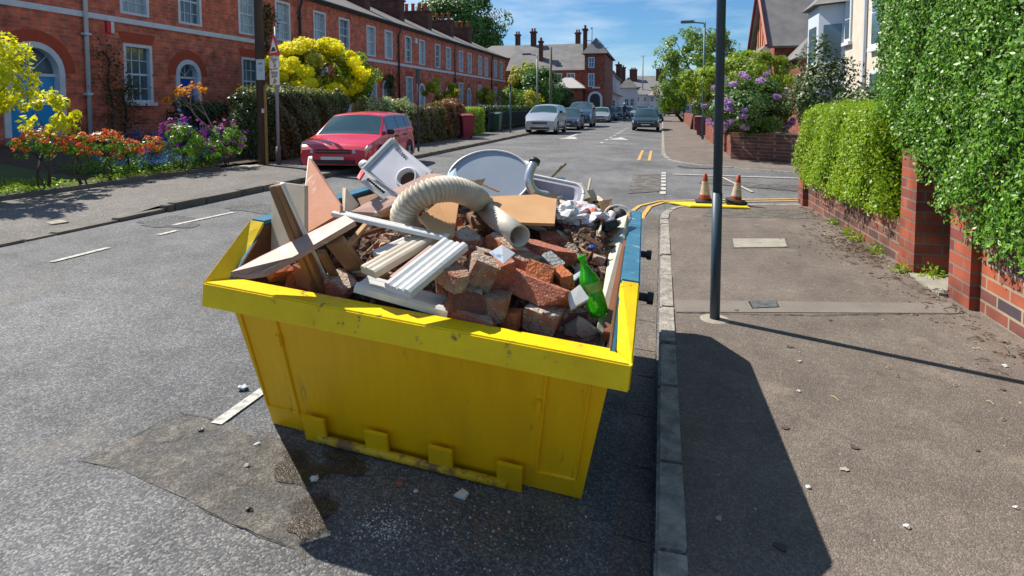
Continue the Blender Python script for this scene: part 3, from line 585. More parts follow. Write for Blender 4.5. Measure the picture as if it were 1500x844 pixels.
PLA = mat('white_plastic', (.76,.73,.75), .35, (.66,.63,.65), 7, col3=(.5,.42,.34), ns3=22, nc3=(.66,.74)); GREYP = mat('pale_grey_sheet', (.34,.39,.46), .35, (.30,.35,.42), 3)  # oval sheet: blue of the reflected sky put into its grey
def pn(name, label, cat, m, pts, th, **k):                              # panel from photo pixels + heights in the skip
    mb = MB(); q = [S(*p) if p[0] > 20 else V3(*p) for p in pts]; mb.panel(q, th); return item(mb, name, m, label, cat, bevel=.002, **k)
# left group of boards
def stick(name, label, A, B, wd, th, m, side=(0,1,0), cat='timber', **k):
    A = Vector(A); B = Vector(B); d = (B-A).normalized(); s = Vector(side); s = (s-d*s.dot(d)).normalized(); u = d.cross(s)
    mb = MB(); mb.prism([(-wd/2,-th/2),(wd/2,-th/2),(wd/2,th/2),(-wd/2,th/2)], A, B, s, u); return item(mb, name, m, label, cat, bevel=.003, **k)
pn('plasterboard_sheet', 'tall off-white board standing left behind the dark brown batten', 'board', CREAM, [tuple(SP(*p)) for p in [(407,266,.02),(452,272,-.06),(452,350,-.12),(428,372,-.06),(402,372,-.06),(403,300,.0)]], .02)
stick('batten', 'dark brown wooden batten standing at the skip\'s left corner, nearest the frame edge', S(400,272,1.19), S(464,434,.71), .036, .022, WOODD, side=(1,0,0))
stick('batten', 'second brown batten with white painted edge leaning beside the darker one', S(409,270,1.20), S(476,434,.71), .030, .03, mat('brown_batten', (.26,.13,.055), .6, (.19,.09,.04), 6), side=(1,0,0))
stick('edge_strip', 'thin curved white strip running down beside the battens', S(413,268,1.22), S(486,428,.71), .018, .012, WHT, side=(1,0,0), cat='strip')
pn('plywood_offcut', 'tall pink plywood triangle with a white edge, highest board on the left', 'board', PLYP, [tuple(SP(*p)) for p in [(456,233,.42),(460,237,.42),(503,303,.02),(503,316,-.02),(446,350,.02),(444,346,.03)]], .02)
stick('edge_strip', 'white edge batten along the tall pink plywood triangle', SP(455,230,.44), SP(443,346,.04), .022, .016, WHT, side=(1,0,0), cat='strip')
pn('plywood_offcut', 'small pale wooden triangle standing between the pink triangle and the carton', 'board', CREAM, [(501,277,1.10),(505,279,1.10),(525,303,1.03),(502,322,1.0)], .014)
pn('laminate_plank', 'long pinkish plank lying from the near rim up into the heap', 'plank', PINKB, [(340,406,.84),(384,383,.88),(508,322,1.05),(523,331,1.04),(432,384,.91),(389,406,.85),(364,409,.83)], .026)
pn('broken_tile', 'orange brick piece lying under the near end of the long plank', 'brick', mat('orange_clay', (.44,.12,.035), .85, (.33,.09,.04), 9, bump=.5), [(385,398,.80),(410,390,.80),(423,410,.76),(395,414,.76)], .06)
pn('floor_board', 'upright reddish board end left of the batten foot', 'board', mat('reddish_wood', (.28,.10,.05), .75), [(433,386,.84),(456,396,.82),(462,426,.74),(440,416,.75)], .025)
stick('timber_offcut', 'short square timber leaning in the hollow under the long plank', S(490,352,.98), S(526,398,.80), .075, .035, mat('timber_brown', (.36,.20,.10), .75, (.27,.15,.08), 5, bump=.2), side=(1,.2,.3))
stick('timber_offcut', 'thin brown timber strip leaning just left of the short square timber', S(470,368,.95), S(492,408,.78), .035, .02, WOODD, side=(1,.2,.3))
stick('timber_offcut', 'orange-brown lath crossing the dark hollow below the white strip', S(540,325,1.0), S(500,372,.90), .03, .018, WOOD, side=(1,.2,.3))
pn('floor_board', 'wide flat pinkish board running up towards the white box', 'board', PINKB, [(512,316,1.02),(560,290,1.08),(628,258,1.14),(658,262,1.14),(588,298,1.07),(552,318,1.02)], .02)
stick('timber_beam', 'short timber beam with orange painted end beside the ribbed hose', S(549,312,1.03), S(592,303,1.04), .05, .05, WOOD, side=(0,.3,1))
stick('orange_block', 'small orange block lying behind the white moulding strip', S(487,317,1.0), S(503,312,1.0), .025, .03, mat('orange_plastic', (.70,.22,.01), .5), side=(0,1,0), cat='block')
pn('torn_carton', 'scrap of torn brown card between the small triangle and the carton', 'card', WOODD, [(524,292,1.06),(552,284,1.08),(556,296,1.06),(530,306,1.04)], .006)
def moulding(label, A, B, prof, m=WHT, side=None, name='moulding_strip', cat='moulding', up=None):
    A = Vector(A); B = Vector(B); d = (B-A).normalized(); u = Vector(up or (0,0,1)); u = (u-d*u.dot(d)).normalized(); s = d.cross(u)
    mb = MB(); mb.prism(prof, A, B, s, u); return item(mb, name, m, label, cat)
def ridge_prof(wd, h, n=4, base=.012, cove=True):
    p = [(-wd/2, 0)]; 
    for i in range(n):
        x0 = -wd/2+wd*i/n; x1 = -wd/2+wd*(i+1)/n; k = 1-math.sin(math.pi*(i+.5)/n)*(.55 if cove else -.3); z = base+h*k*.6
        p += [(x0+.0005, z), (x0+(x1-x0)*.2, z+h*.28), (x0+(x1-x0)*.62, z+h*.22), (x1-.0005, z-.001)]
    return p+[(wd/2, 0)]
moulding('long thin white moulding lying across the heap in front of the ribbed hose', S(489,315,1.04), S(656,352,1.0), ridge_prof(.055,.016,3,.010))
moulding('cream half-round cornice length behind the two wide white ones', S(540,404,.88), S(645,342,1.0), ridge_prof(.09,.022,3,.014,False), mat('cream_gloss', (.60,.54,.44), .5, (.50,.43,.33), 8))
moulding('brown-backed length of moulding beside the cream half-round one', S(577,412,.88), S(640,362,.97), ridge_prof(.045,.012,2,.010), PINKB)
moulding('wide ridged white cornice length pointing up to the right, topmost of the stack', S(583,431,.885), S(668,362,1.0), ridge_prof(.125,.030,4,.012))
moulding('wide ridged white cornice lying lowest against the near rim', S(528,421,.80), S(661,458,.76), ridge_prof(.13,.032,4,.012))
moulding('short stub of ridged white cornice behind the cream half-round one', S(553,378,.90), S(602,356,.95), ridge_prof(.075,.02,3,.012))
# ribbed hose and plastic pipe
hp = [S(597,328,1.00), S(591,314,1.06), S(603,295,1.13), S(628,281,1.18), S(662,277,1.19), S(690,286,1.15), SP(704,297,.52), SP(715,311,.49)]
def smooth_path(P, n):
    out = []; P = [P[0]]+list(P)+[P[-1]]
    for i in range(1, len(P)-2):
        for k in range(n):
            t = k/n; a, b, c, d = P[i-1:i+3]; out.append(.5*((2*b)+(c-a)*t+(2*a-5*b+4*c-d)*t*t+(3*b-a-3*c+d)*t**3))
    return out+[P[-2]]
pp = smooth_path(hp, 60); cl = 0; rr = []
for i, p in enumerate(pp):
    if i: cl += (pp[i]-pp[i-1]).length
    rr.append(.056*(1+.11*math.sin(cl*2*math.pi/.0195)))
mb = MB(); mb.tube(pp, rr, 20, cap=False)
item(mb, 'ribbed_hose', mat('hose_cream', (.60,.54,.44), .55, (.44,.37,.28), 6, bump=.05), 'arched cream ribbed extractor hose lying over the middle of the heap', 'hose', smooth=True)
A = SP(712,309,.50); B = SP(761,346,.12); Mp = align(A, B-A); ln = (B-A).length; r = .050
mb = MB(); mb.lathe([(r-.006,.01),(r,.0),(r,ln),(r-.006,ln),(r-.006,.01)], Mp, 28)
o = item(mb, 'plastic_pipe', mat('pipe_white', (.58,.53,.44), .5, (.34,.28,.20), 22, (.62,.68)), 'short dirty white plastic pipe with its open round end facing the camera', 'pipe', smooth=True)
# macerator box
bx_u = (SP(628,262,1.0)-SP(572,216,1.12)).normalized()
bx_c = SP(582,250,1.0)
nrm = ((SM.inverted() @ CP)-bx_c).normalized(); nrm = (nrm+V3(-.45,0,.40)); nrm = (nrm-bx_u*nrm.dot(bx_u)).normalized(); bx_v = nrm.cross(bx_u).normalized()
BM = Matrix.Translation(bx_c) @ Matrix((bx_u, bx_v, nrm)).transposed().to_4x4()
box = thing('waste_pump_box', 'white plastic pump box tilted on its corner with a large round outlet', 'pump', M=SM @ BM @ Matrix.Scale(1.18, 4))
mb = MB(); mb.box(-.15,.165,-.115,.115,-.15,0); mb.build('casing', PLA, box, bevel=.022, smooth=False)
mb = MB(); mb.box(-.185,-.15,-.125,.125,-.158,.010); mb.build('lid', WHT, box, bevel=.012)
mb = MB(); mb.box(-.205,-.185,-.11,-.02,-.14,-.02); mb.box(-.205,-.185,.03,.11,-.14,-.02); mb.build('lid_rib', WHT, box, bevel=.006)
mb = MB(); mb.lathe([(.058,-.005),(.06,.035),(.052,.042),(.045,.036),(.043,.0)], Matrix.Translation((.095,.0,.0)), 28); mb.build('outlet_collar', PLA, box, smooth=True)
mb = MB(); mb.lathe([(.0,.006),(.043,.006)], Matrix.Translation((.095,.0,.0)), 24); mb.build('outlet_bore', mat('dark_brown_bore', (.10,.045,.02), .7), box)  # flat dark brown disc closing the outlet collar
for p in ((-.185,-.09,-.02),(.165,.09,-.06)):
    mb = MB(); mb.lathe([(.0,.03),(.022,.03),(.026,.02),(.026,0)], Matrix.Translation(p) @ Matrix.Rotation(R_(-90 if p[0] < 0 else 90), 4, 'Y'), 16); mb.build('stub_cap', WHT, box, smooth=True)
def text(body, size, M, m, parent=None, name='lettering', ext=.0006):
    cu = bpy.data.curves.new(name, 'FONT'); cu.body = body; cu.size = size; cu.extrude = ext; cu.align_x = 'CENTER'; cu.align_y = 'CENTER'
    t = bpy.data.objects.new(name, cu); C.objects.link(t); dg = bpy.context.evaluated_depsgraph_get(); me = bpy.data.meshes.new_from_object(t.evaluated_get(dg))
    bpy.data.objects.remove(t); me.materials.append(m); o = bpy.data.objects.new(name, me); C.objects.link(o); o.parent = parent; o.matrix_local = M; return o
BLK = mat('black_print', (.015,.015,.02), .6)
text('SFA SANI', .026, Matrix.Translation((-.07,.085,.003)) @ Matrix.Rotation(R_(-4),4,'Z'), BLK, box)
# carton
ct = thing('open_carton', 'white and red open carton with one flap up, leaning under the pump box', 'carton', M=SM @ Matrix.Translation(S(560,283,1.12)))
c0 = S(560,283,1.12)
def cp(*p): return S(*p)-c0
mb = MB(); mb.panel([cp(531,248,1.20), cp(525,262,1.17), cp(573,301,1.06), cp(584,286,1.10)], .006); mb.build('side', WHT, ct)
RED = mat('red_print', (.62,.02,.04), .5)
mb = MB(); mb.panel([cp(524,262,1.172), cp(531,250,1.20), cp(535,254,1.20), cp(528,265,1.17)], .009); mb.build('red_edge', RED, ct)
mb = MB(); mb.panel([cp(573,301,1.06), cp(584,286,1.10), cp(608,290,1.09), cp(600,298,1.06), cp(583,303,1.05)], .006); mb.build('end_flap', RED, ct)
mb = MB(); mb.panel([cp(531,246,1.21), cp(584,284,1.11), cp(578,284,1.10)], .005); mb.build('flap', WHT, ct)
mb = MB(); mb.panel([cp(578,300,1.068), cp(586,290,1.098), cp(602,292,1.092), cp(597,297,1.07)], .004); mb.build('white_band', WHT, ct)
for k in range(9):
    f = .18+.07*k; p = cp(533,258,1.185).lerp(cp(573,291,1.085), f); mb = MB(); mb.box(-.007,.006,-.001,.001,-.006,.006, Matrix.Translation(p+V3(0,-.006,.004))); mb.build('print_mark', BLK, ct)
# big pale oval sheet, basin, waste pipe, flange
def ell(c, u, v, n=48): return [c+u*math.cos(2*math.pi*i/n)+v*math.sin(2*math.pi*i/n) for i in range(n)]
oc = S(708,265,1.14); du = V3(.245,.0,-.01); dv = V3(.03,.13,.155)
mb = MB(); mb.panel(ell(oc+V3(0,.12,.0), du, dv), .016); item(mb, 'oval_sheet', GREYP, 'large pale grey oval sheet propped up at the back of the skip', 'panel')
mb = MB(); q = ell(oc+V3(0,.12,.0), du, dv); mb.tube([p+V3(0,-.004,.004) for p in q]+[q[0]+V3(0,-.004,.004)], .006, 6); item(mb, 'edge_trim', WHT, 'thin white trim around the large oval sheet', 'trim')
pn('glass_offcut', 'narrow pale blue panel slanting at the left edge of the oval sheet', 'panel', mat('pale_blue', (.36,.46,.52), .3), [(650,262,1.13),(668,248,1.18),(672,272,1.12),(655,282,1.10)], .01)
bc = SP(795,290,1.0)
bs_ = thing('wash_basin', 'upturned pale grey basin tray behind the plywood board', 'basin', M=SM @ Matrix.Translation(bc))
def rrect(w_, h_, r_, n=8): 
    out = []
    for cx, cy, a0 in ((w_/2-r_, h_/2-r_, 0), (-w_/2+r_, h_/2-r_, 90), (-w_/2+r_, -h_/2+r_, 180), (w_/2-r_, -h_/2+r_, 270)):
        out += [(cx+r_*math.cos(R_(a0+90*i/n)), cy+r_*math.sin(R_(a0+90*i/n))) for i in range(n+1)]
    return out
bu = V3(.97,-.12,-.05).normalized(); bv = V3(.05,.62,.60).normalized(); bn = bu.cross(bv)
mb = MB(); o_ = [bu*x+bv*y for x, y in rrect(.46,.30,.07)]; i_ = [bu*x+bv*y for x, y in rrect(.40,.24,.06)]; i2 = [bu*x+bv*y-bn*.06 for x, y in rrect(.32,.17,.05)]; n_ = len(o_)
mb.add(o_+i_+i2, [(k,(k+1)%n_,n_+(k+1)%n_,n_+k) for k in range(n_)]+[(n_+k,n_+(k+1)%n_,2*n_+(k+1)%n_,2*n_+k) for k in range(n_)]+[tuple(range(2*n_,3*n_))]); mb.build('bowl', mat('basin_grey', (.40,.40,.46), .35), bs_, smooth=False)
mb = MB(); mb.tube(o_+[o_[0]], .009, 8); mb.build('rim', WHT, bs_, smooth=True)
wp = thing('waste_pipe', 'bent chrome-white waste pipe with a black cap sticking up from the basin', 'pipe', M=SM @ Matrix.Translation(S(775,283,1.08)))
w0 = S(775,283,1.08); wpts = smooth_path([SP(800,288,.86)-w0, SP(786,284,.80)-w0, SP(777,273,.78)-w0, SP(775,257,.79)-w0, SP(783,237,.84)-w0], 10)
mb = MB(); mb.tube(wpts, [.032-.006*min(1,i/20) for i in range(len(wpts))], 14); mb.build('pipe', mat('chrome_pipe', (.62,.62,.68), .22, metal=.6), wp, smooth=True)
e = wpts[-1]; d = (wpts[-1]-wpts[-4]).normalized(); mb = MB(); mb.tube([e-d*.012, e+d*.014], .031, 16); mb.build('cap', DARKM, wp, smooth=True)
fl = thing('round_flange', 'thin white round plate on a short post behind the waste pipe', 'plate', M=SM @ Matrix.Translation(S(763,266,1.10)))
mb = MB(); mb.lathe([(0,.115),(.10,.115),(.10,.127),(0,.127)], None, 24); mb.build('plate', WHTD, fl); mb = MB(); mb.tube([V3(0,0,0), V3(0,0,.115)], .014, 10); mb.build('post', WOODD, fl)
stick('stick', 'split wooden stick pointing up right behind the basin', S(797,270,1.12), S(829,240,1.24), .016, .012, WOOD)
stick('stick', 'second thinner stick beside the split one behind the basin', S(800,270,1.12), S(823,243,1.22), .010, .010, WOODD)
stick('stick', 'thin wooden rod lying across the foot of the oval sheet', S(698,266,1.13), S(731,281,1.10), .012, .010, WOOD)
pn('torn_foam', 'torn tan foam scrap on top of the ribbed hose', 'foam', mat('foam_tan', (.55,.36,.2), .95, (.66,.50,.34), 30, bump=.8), [(668,264,1.2),(690,266,1.2),(708,263,1.2),(703,272,1.17),(694,279,1.16),(680,272,1.18)], .02)
# plywood and timber on the right middle
pn('plywood_board', 'rectangular orange plywood board standing right of the pipe', 'board', PLY, [(712,292,1.10),(816,287,1.12),(812,332,1.03),(745,330,1.03)], .016)
stick('timber_block', 'pale sawn timber block under the plywood board, right of the pipe mouth', S(748,322,1.01), S(796,325,1.0), .06, .055, WOOD, side=(0,.3,1))
stick('timber_block', 'orange end-grain block right of the pale sawn timber', S(798,322,1.01), S(811,328,1.0), .085, .04, mat('orange_wood', (.52,.25,.05), .75, (.34,.15,.03), 14, bump=.3), side=(0,.3,1))
pn('plywood_offcut', 'square brown and yellow plywood piece under the arch of the hose', 'board', PLY, [(612,322,1.06),(640,300,1.09),(673,288,1.11),(664,350,1.0),(640,352,1.0)], .014)
pn('floor_board', 'brown board between the pipe and the brick with paper on it', 'board', WOODD, [(683,318,1.01),(706,310,1.04),(716,336,.97),(692,336,.97)], .03)
# bag, tubes, wheel and porcelain at the back right
rngb = np.random.default_rng(9)
def crumple(name, label, cat, c, r, m, seed, n=3, amp=.35, M=SM, **k):
    bm = bmesh.new(); bmesh.ops.create_icosphere(bm, subdivisions=n, radius=1); rg = random.Random(seed); ph = [[rg.uniform(0,6.3) for _ in range(3)] for _ in range(6)]
    for v in bm.verts:
        q = v.co.copy(); d = sum(math.sin(q.x*(3+2*j)+p[0])*math.sin(q.y*(3+1.7*j)+p[1])*math.sin(q.z*(3+1.3*j)+p[2])/(1+.5*j) for j, p in enumerate(ph))
        q *= 1+amp*d+rg.uniform(-.06,.06); v.co = M @ V3(c[0]+q.x*r[0], c[1]+q.y*r[1], c[2]+q.z*r[2])
    me = bpy.data.meshes.new(name); bm.to_mesh(me); bm.free(); me.materials.append(m); o = bpy.data.objects.new(name, me); C.objects.link(o); return tag(o, label, cat, **k)
crumple('plastic_bag', 'crumpled white plastic bag with red print near the blue rim', 'bag', S(850,315,1.05), (.14,.09,.05), mat('bag_white', (.66,.64,.66), .35, (.55,.52,.56), 8, col3=(.72,.10,.01), ns3=9, nc3=(.60,.63)), 3, 4, .5)
crumple('plastic_bag', 'small scrunched white carrier bag just right of the basin', 'bag', S(826,312,1.06), (.07,.06,.045), mat('bag_white2', (.7,.68,.68), .35), 5, 3, .5)
crumple('plastic_bag', 'dark grey bin bag scrap between the white bag and the blue rim', 'bag', S(880,330,1.0), (.08,.10,.045), mat('bag_dark', (.03,.035,.05), .35), 6, 3, .5)
crumple('blue_scrap', 'tiny blue plastic scrap below the white bag', 'scrap', S(868,362,.95), (.018,.018,.014), mat('blue_bit', (.02,.09,.4), .4), 7, 2)
cc = S(905,316,1.03); mb = MB(); q = [cc+V3(math.cos(t*.105)*.075, math.sin(t*.105)*.02, .055*math.sin(t*.105)) for t in range(8, 66)]; mb.tube(q, .0045, 6, cap=False)
item(mb, 'wire_loop', WHT, 'loop of thin white cable sticking up beside the blue rim', 'cable', smooth=True)
mb = MB(); mb.lathe([(0,-.014),(.026,-.014),(.032,-.008),(.032,.008),(.026,.014),(.010,.016),(0,.02)], align(S(909,314,1.04), V3(-.1,-1,.35)), 20)
item(mb, 'castor_wheel', DARKM, 'small black castor wheel inside the loop of white cable', 'wheel', smooth=True)
mb = MB(); A = S(888,333,.98); B = S(897,312,1.05); mb.tube([A,B], .022, 12); item(mb, 'white_tube', PLA, 'short fat white tube leaning just left of the castor wheel', 'tube', smooth=True)
for k, (a_, b__, lab) in enumerate([((893,327,1.0),(930,322,1.01),'white cable end crossing the blue rim below the castor wheel'),((870,338,.97),(893,345,.96),'short white cable scrap below the fat tube')]):
    mb = MB(); mb.tube(smooth_path([S(*a_), S((a_[0]+b__[0])/2, (a_[1]+b__[1])/2-5, a_[2]+.01), S(*b__)], 8), .004, 6); item(mb, 'cable_end', WHT, lab, 'cable')
pn('porcelain_shard', 'pale blue-white porcelain shard behind the basin on the right', 'shard', mat('porcelain', (.55,.60,.62), .3), [(814,262,1.15),(826,262,1.15),(846,283,1.09),(832,285,1.08)], .012)
pn('porcelain_shard', 'cream board shard standing right of the basin', 'shard', CREAM, [(843,270,1.13),(851,270,1.13),(864,292,1.06),(848,297,1.05)], .015)
pn('card_scrap', 'pale curled card scrap at the back right of the heap', 'card', mat('card_tan', (.55,.44,.32), .85), [(858,280,1.10),(868,278,1.10),(874,292,1.05),(864,298,1.04)], .008)
stick('stick', 'short pale peg standing at the back right of the heap', S(861,282,1.08), S(865,262,1.15), .014, .014, CREAM)
pn('card_box_flap', 'brown card flap behind the castor wheel', 'card', WOODD, [(876,296,1.06),(897,292,1.07),(893,306,1.03),(884,316,1.0)], .006)
# boards along the right wall
pn('leaning_board', 'tall white panel edge leaning inside the right wall', 'board', mat('pale_green_white', (.55,.56,.50), .5, (.38,.40,.30), 8), [tuple(SP(*p)) for p in [(900,325,.95),(920,317,.95),(921,352,.75),(906,445,.15),(891,498,-.1),(875,484,-.1),(890,400,.5)]], .012)
stick('brown_board', 'brown edged board leaning against the right wall beside the white panel', SP(917,358,.62), SP(889,494,-.14), .034, .045, mat('brown_edge', (.24,.09,.035), .6, (.17,.06,.03), 8), side=(1,0,0), cat='board')
stick('timber_offcut', 'pale splintered timber piece leaning left of the white panel', S(905,335,.99), S(878,372,.90), .04, .02, WOOD, side=(1,0,.3))
stick('timber_offcut', 'short orange wooden stub in the near right corner of the skip', S(905,462,.78), S(898,492,.71), .04, .03, mat('orange_wood', (.52,.25,.05), .75), side=(1,0,0))
stick('timber_offcut', 'brown timber upright beside the splintered piece', S(886,338,.98), S(879,368,.90), .018, .03, WOODD, side=(1,0,0))
pn('shelf_board', 'dark reddish board slanting behind the green bottle', 'board', mat('red_brown_board', (.22,.075,.045), .6), [(822,333,.99),(838,330,1.0),(866,363,.92),(850,368,.90)], .018)
mb = MB(); mb.tube(smooth_path([S(822,345,.97), S(836,352,.95), S(852,366,.93), S(866,372,.92), S(878,360,.95)], 8), .009, 6); item(mb, 'bent_lath', WOOD, 'wavy pale lath curving behind the neck of the bottle', 'lath')
# bottle
A = S(879,462,.80); B = S(851,374,1.03); Mb = align(A, B-A); Lb = (B-A).length
gb = bpy.data.materials.new('bottle_glass'); gb.use_nodes = True; n = gb.node_tree.nodes['Principled BSDF']; n.inputs['Base Color'].default_value = (.06,.66,.02,1); n.inputs['Transmission Weight'].default_value = .6; n.inputs['Roughness'].default_value = .06; n.inputs['IOR'].default_value = 1.45
pr_ = [(0,.004),(.026,.0),(.040,.01),(.041,.05),(.041,.55*Lb),(.036,.64*Lb),(.024,.74*Lb),(.015,.84*Lb),(.0135,.93*Lb),(.017,.94*Lb),(.017,.985*Lb),(.013,Lb),(.009,Lb),(.009,.9*Lb)]
bot = thing('bottle', 'empty bright green glass bottle leaning among the bricks', 'bottle', M=SM @ Mb)
mb = MB(); mb.lathe(pr_, None, 28); mb.build('glass', gb, bot, smooth=True)
mb = MB(); mb.lathe([(.0425,.10),(.0425,.14)], None, 28); mb.build('label_remnant', mat('label_green', (.10,.35,.02), .6, (.35,.5,.1), 30), bot, smooth=True)
# bricks -------------------------------------------------------
BR1 = mat('old_brick_red', (.52,.17,.10), .9, (.34,.11,.075), 30, bump=.8, bs=110, col3=(.46,.34,.26), ns3=34, nc3=(.58,.70))
BR2 = mat('old_brick_orange', (.54,.16,.045), .85, (.38,.11,.045), 28, bump=.8, bs=110, col3=(.50,.36,.26), ns3=38, nc3=(.62,.72))
BR3 = mat('old_brick_purple', (.22,.085,.075), .9, (.13,.06,.055), 26, bump=.8, bs=110, col3=(.33,.25,.20), ns3=34, nc3=(.60,.70))
BR4 = mat('mortared_brick', (.38,.27,.20), .95, (.34,.14,.085), 16, (.42,.58), bump=1, bs=90, col3=(.52,.44,.36), ns3=60, nc3=(.58,.68))
MORT = mat('brick_mortar', (.50,.41,.32), .95, (.34,.24,.18), 26, (.4,.6), bump=1, bs=70, col3=(.62,.55,.47), ns3=60, nc3=(.58,.68))
def brick(label, px, py, z, m, L_=.27, W_=.125, H_=.085, yaw=0, pitch=0, roll=0, seed=0, chip=.012, group=None, name='brick', cat='brick'):
    # a fired brick: straight arrises with small chips, one broken end, mortar left on its bed
    rg = random.Random(seed); bm = bmesh.new(); bmesh.ops.create_cube(bm, size=1)
    small = L_ < .1
    bmesh.ops.subdivide_edges(bm, edges=bm.edges[:], cuts=4 if small else 9, use_grid_fill=True)
    c = S(px, py, z) if px > 20 else V3(px, py, z); q = (Matrix.Rotation(R_(yaw), 4, 'Z') @ Matrix.Rotation(R_(pitch), 4, 'Y') @ Matrix.Rotation(R_(roll), 4, 'X'))
    ph = [rg.uniform(0,6.3) for _ in range(9)]
    cut = [(V3(*[rg.choice((-1,1))*rg.uniform(.6,1) for _ in range(3)]).normalized(), rg.uniform(.62,.76)) for _ in range(4)]
    cut.append((V3(1, rg.uniform(-.45,.45), rg.uniform(-.4,.4)).normalized(), rg.uniform(.36,.5)))
    for f in bm.faces: f.material_index = 1 if (f.normal.z > .9 and rg.random() < .93 and seed % 2 == 0) or (f.normal.x > .9 and seed % 5 == 0) else 0
    for v in bm.verts:
        p = v.co.copy()
        for k, lim in cut:
            d = p.dot(k)-lim
            if d > 0: p -= k*d
        rough = sum(abs(t) > .49 for t in v.co); p = V3(p.x*L_, p.y*W_, p.z*H_)
        n_ = math.sin(p.x*70+ph[0])*math.sin(p.y*83+ph[1])+.7*math.sin(p.z*120+ph[2]+p.x*60)+.5*math.sin(p.x*190+ph[3])*math.sin(p.y*170+ph[4])
        p *= 1+.010*n_-(.035*rg.random()**2 if rough > 1 else 0); p += V3(rg.uniform(-1,1), rg.uniform(-1,1), rg.uniform(-1,1))*.0011
        v.co = p
    M = SM @ Matrix.Translation(c) @ q
    me = bpy.data.meshes.new(name); bm.to_mesh(me); bm.free(); me.materials.append(m); me.materials.append(MORT); o = bpy.data.objects.new(name, me); C.objects.link(o); o.matrix_world = M
    return tag(o, label, cat, group)
G = 'bricks and rubble pieces in the skip'
BL = [
 ('long whole brick with a cream mortar face, biggest in the front right of the heap',785,424,.87,BR1,.30,.11,.095,-20,6,-14),
 ('mortar-faced half brick standing on end, left of the red half brick',703,398,.93,BR4,.11,.10,.12,30,20,10),
 ('tilted red half brick between the mortared one and the long brick',729,400,.91,BR1,.13,.11,.12,35,-20,10),
 ('brick under the folded paper below the pipe mouth',745,368,.96,BR2,.22,.12,.08,-38,12,-8),
 ('round-worn brown brick end right of the paper brick',764,388,.92,BR4,.12,.11,.10,-25,10,5),
 ('bright orange broken brick above the long brick',795,400,.93,BR2,.12,.10,.07,-15,5,-25),
 ('orange brick wedge right of the bright orange broken one',823,412,.90,BR2,.11,.06,.09,-50,10,15),
 ('dark purple brick in the shaded hollow left of the mortar block',687,436,.83,BR3,.16,.12,.10,10,5,0),
 ('cream mortar-capped brick block in the front centre',729,449,.81,BR4,.10,.10,.10,-8,-4,4),
 ('flat orange-red brick lying against the near rim, left of the mortar block',690,462,.77,BR1,.24,.10,.05,-15,5,0),
 ('small orange brick corner under the mortar block',746,468,.76,BR2,.12,.09,.07,-20,-15,0),
 ('big rough mortar lump in the front, under the long brick',796,467,.78,BR4,.14,.10,.09,-12,5,5),
 ('broken brick with crumbly top left of the standing half brick',663,404,.92,BR4,.15,.10,.07,-30,10,0),
 ('rounded red brick end poking out by the tip of the long cornice',684,354,.98,BR1,.12,.10,.06,-25,20,10),
 ('dusty red brick lying behind the bright orange broken one',801,371,.94,BR1,.26,.12,.07,-8,5,-5),
 ('dark brick half hidden behind the board by the pipe',668,412,.88,BR3,.16,.12,.08,25,0,0),
 ('small brick stub right of the flat brown board',812,352,.95,BR1,.15,.09,.06,20,0,10),
 ('pinkish brick piece left of the folded paper',716,378,.95,BR4,.11,.09,.06,40,15,0),
 ('brown brick bat in the shade beneath the pipe',738,348,.92,BR3,.16,.10,.08,15,0,0),
 ('dark crusted brick left of the tile slab',832,465,.77,BR3,.14,.10,.08,35,0,0),
 ('reddish brick bat in the left hollow under the long plank',446,408,.76,BR2,.13,.10,.09,20,10,0),
 ('broken red brick beside the batten foot',500,420,.76,BR1,.15,.10,.08,-20,10,10),
 ('grey lumpy concrete piece above the orange wedge',808,386,.93,mat('grey_lump', (.33,.34,.33), .85, (.22,.22,.22), 14, bump=.6),.10,.07,.05,-30,20,10),
]
for k, b in enumerate(BL): brick(b[0], b[1], b[2], b[3], b[4], *b[5:], seed=k+3)
rg = random.Random(77)
for k in range(170):
    x = rg.uniform(-.70,.72); y = rg.uniform(-.18,1.55) if k % 3 else rg.uniform(-.18,.5); s = rg.uniform(.3,.75)*(.75 if k > 70 else 1)
    brick('small broken bit of brick or mortar half buried in the heap', x, y, hz(x,y)+.012, rg.choice((BR1,BR2,BR3,BR4,BR4)), .13*s, .11*s, .08*s, rg.uniform(0,180), rg.uniform(-30,30), rg.uniform(-30,30), seed=200+k, group=G, name='brick_fragment', cat='brick piece')
for k in range(64):
    x = rg.uniform(-.68,.70); y = rg.uniform(-.1,1.55)
    if k > 34: x = rg.uniform(.15,.70); y = rg.uniform(.55,1.5)
    a = rg.uniform(0,3.14); l_ = rg.uniform(.04,.12); d = V3(math.cos(a), math.sin(a), rg.uniform(-.2,.3))*l_
    p = V3(x, y, hz(x,y)+.03); stick('wood_splinter', 'thin splintered scrap of wood lying loose on the heap', p-d, p+d, rg.uniform(.01,.03), .008, rg.choice((WOOD,WOODD,CREAM,WHTD)), side=(.3,.2,.9), cat='splinter', group='wood splinters on the heap')
pn('glazed_tile', 'white glazed tile piece with clay edge leaning on the bottle', 'tile', WHT, [(830,434,.88),(848,420,.91),(862,441,.87),(836,456,.84)], .018)
pn('slate_slab', 'grey triangular slab standing in the near right corner', 'slab', mat('slab_grey', (.40,.36,.32), .8, (.30,.27,.24), 8), [(846,462,.81),(856,466,.80),(882,486,.75),(878,498,.71),(838,490,.72)], .02)
pn('slate_slab', 'darker grey slab half behind the triangular one', 'slab', mat('slab_dark', (.17,.16,.15), .8), [(826,476,.77),(846,464,.80),(840,492,.72),(824,486,.74)], .02)
pn('stone_chip', 'small oval pale stone against the near rim', 'stone', BR4, [(729,475,.745),(741,472,.75),(754,476,.745),(750,481,.735),(732,480,.735)], .015)
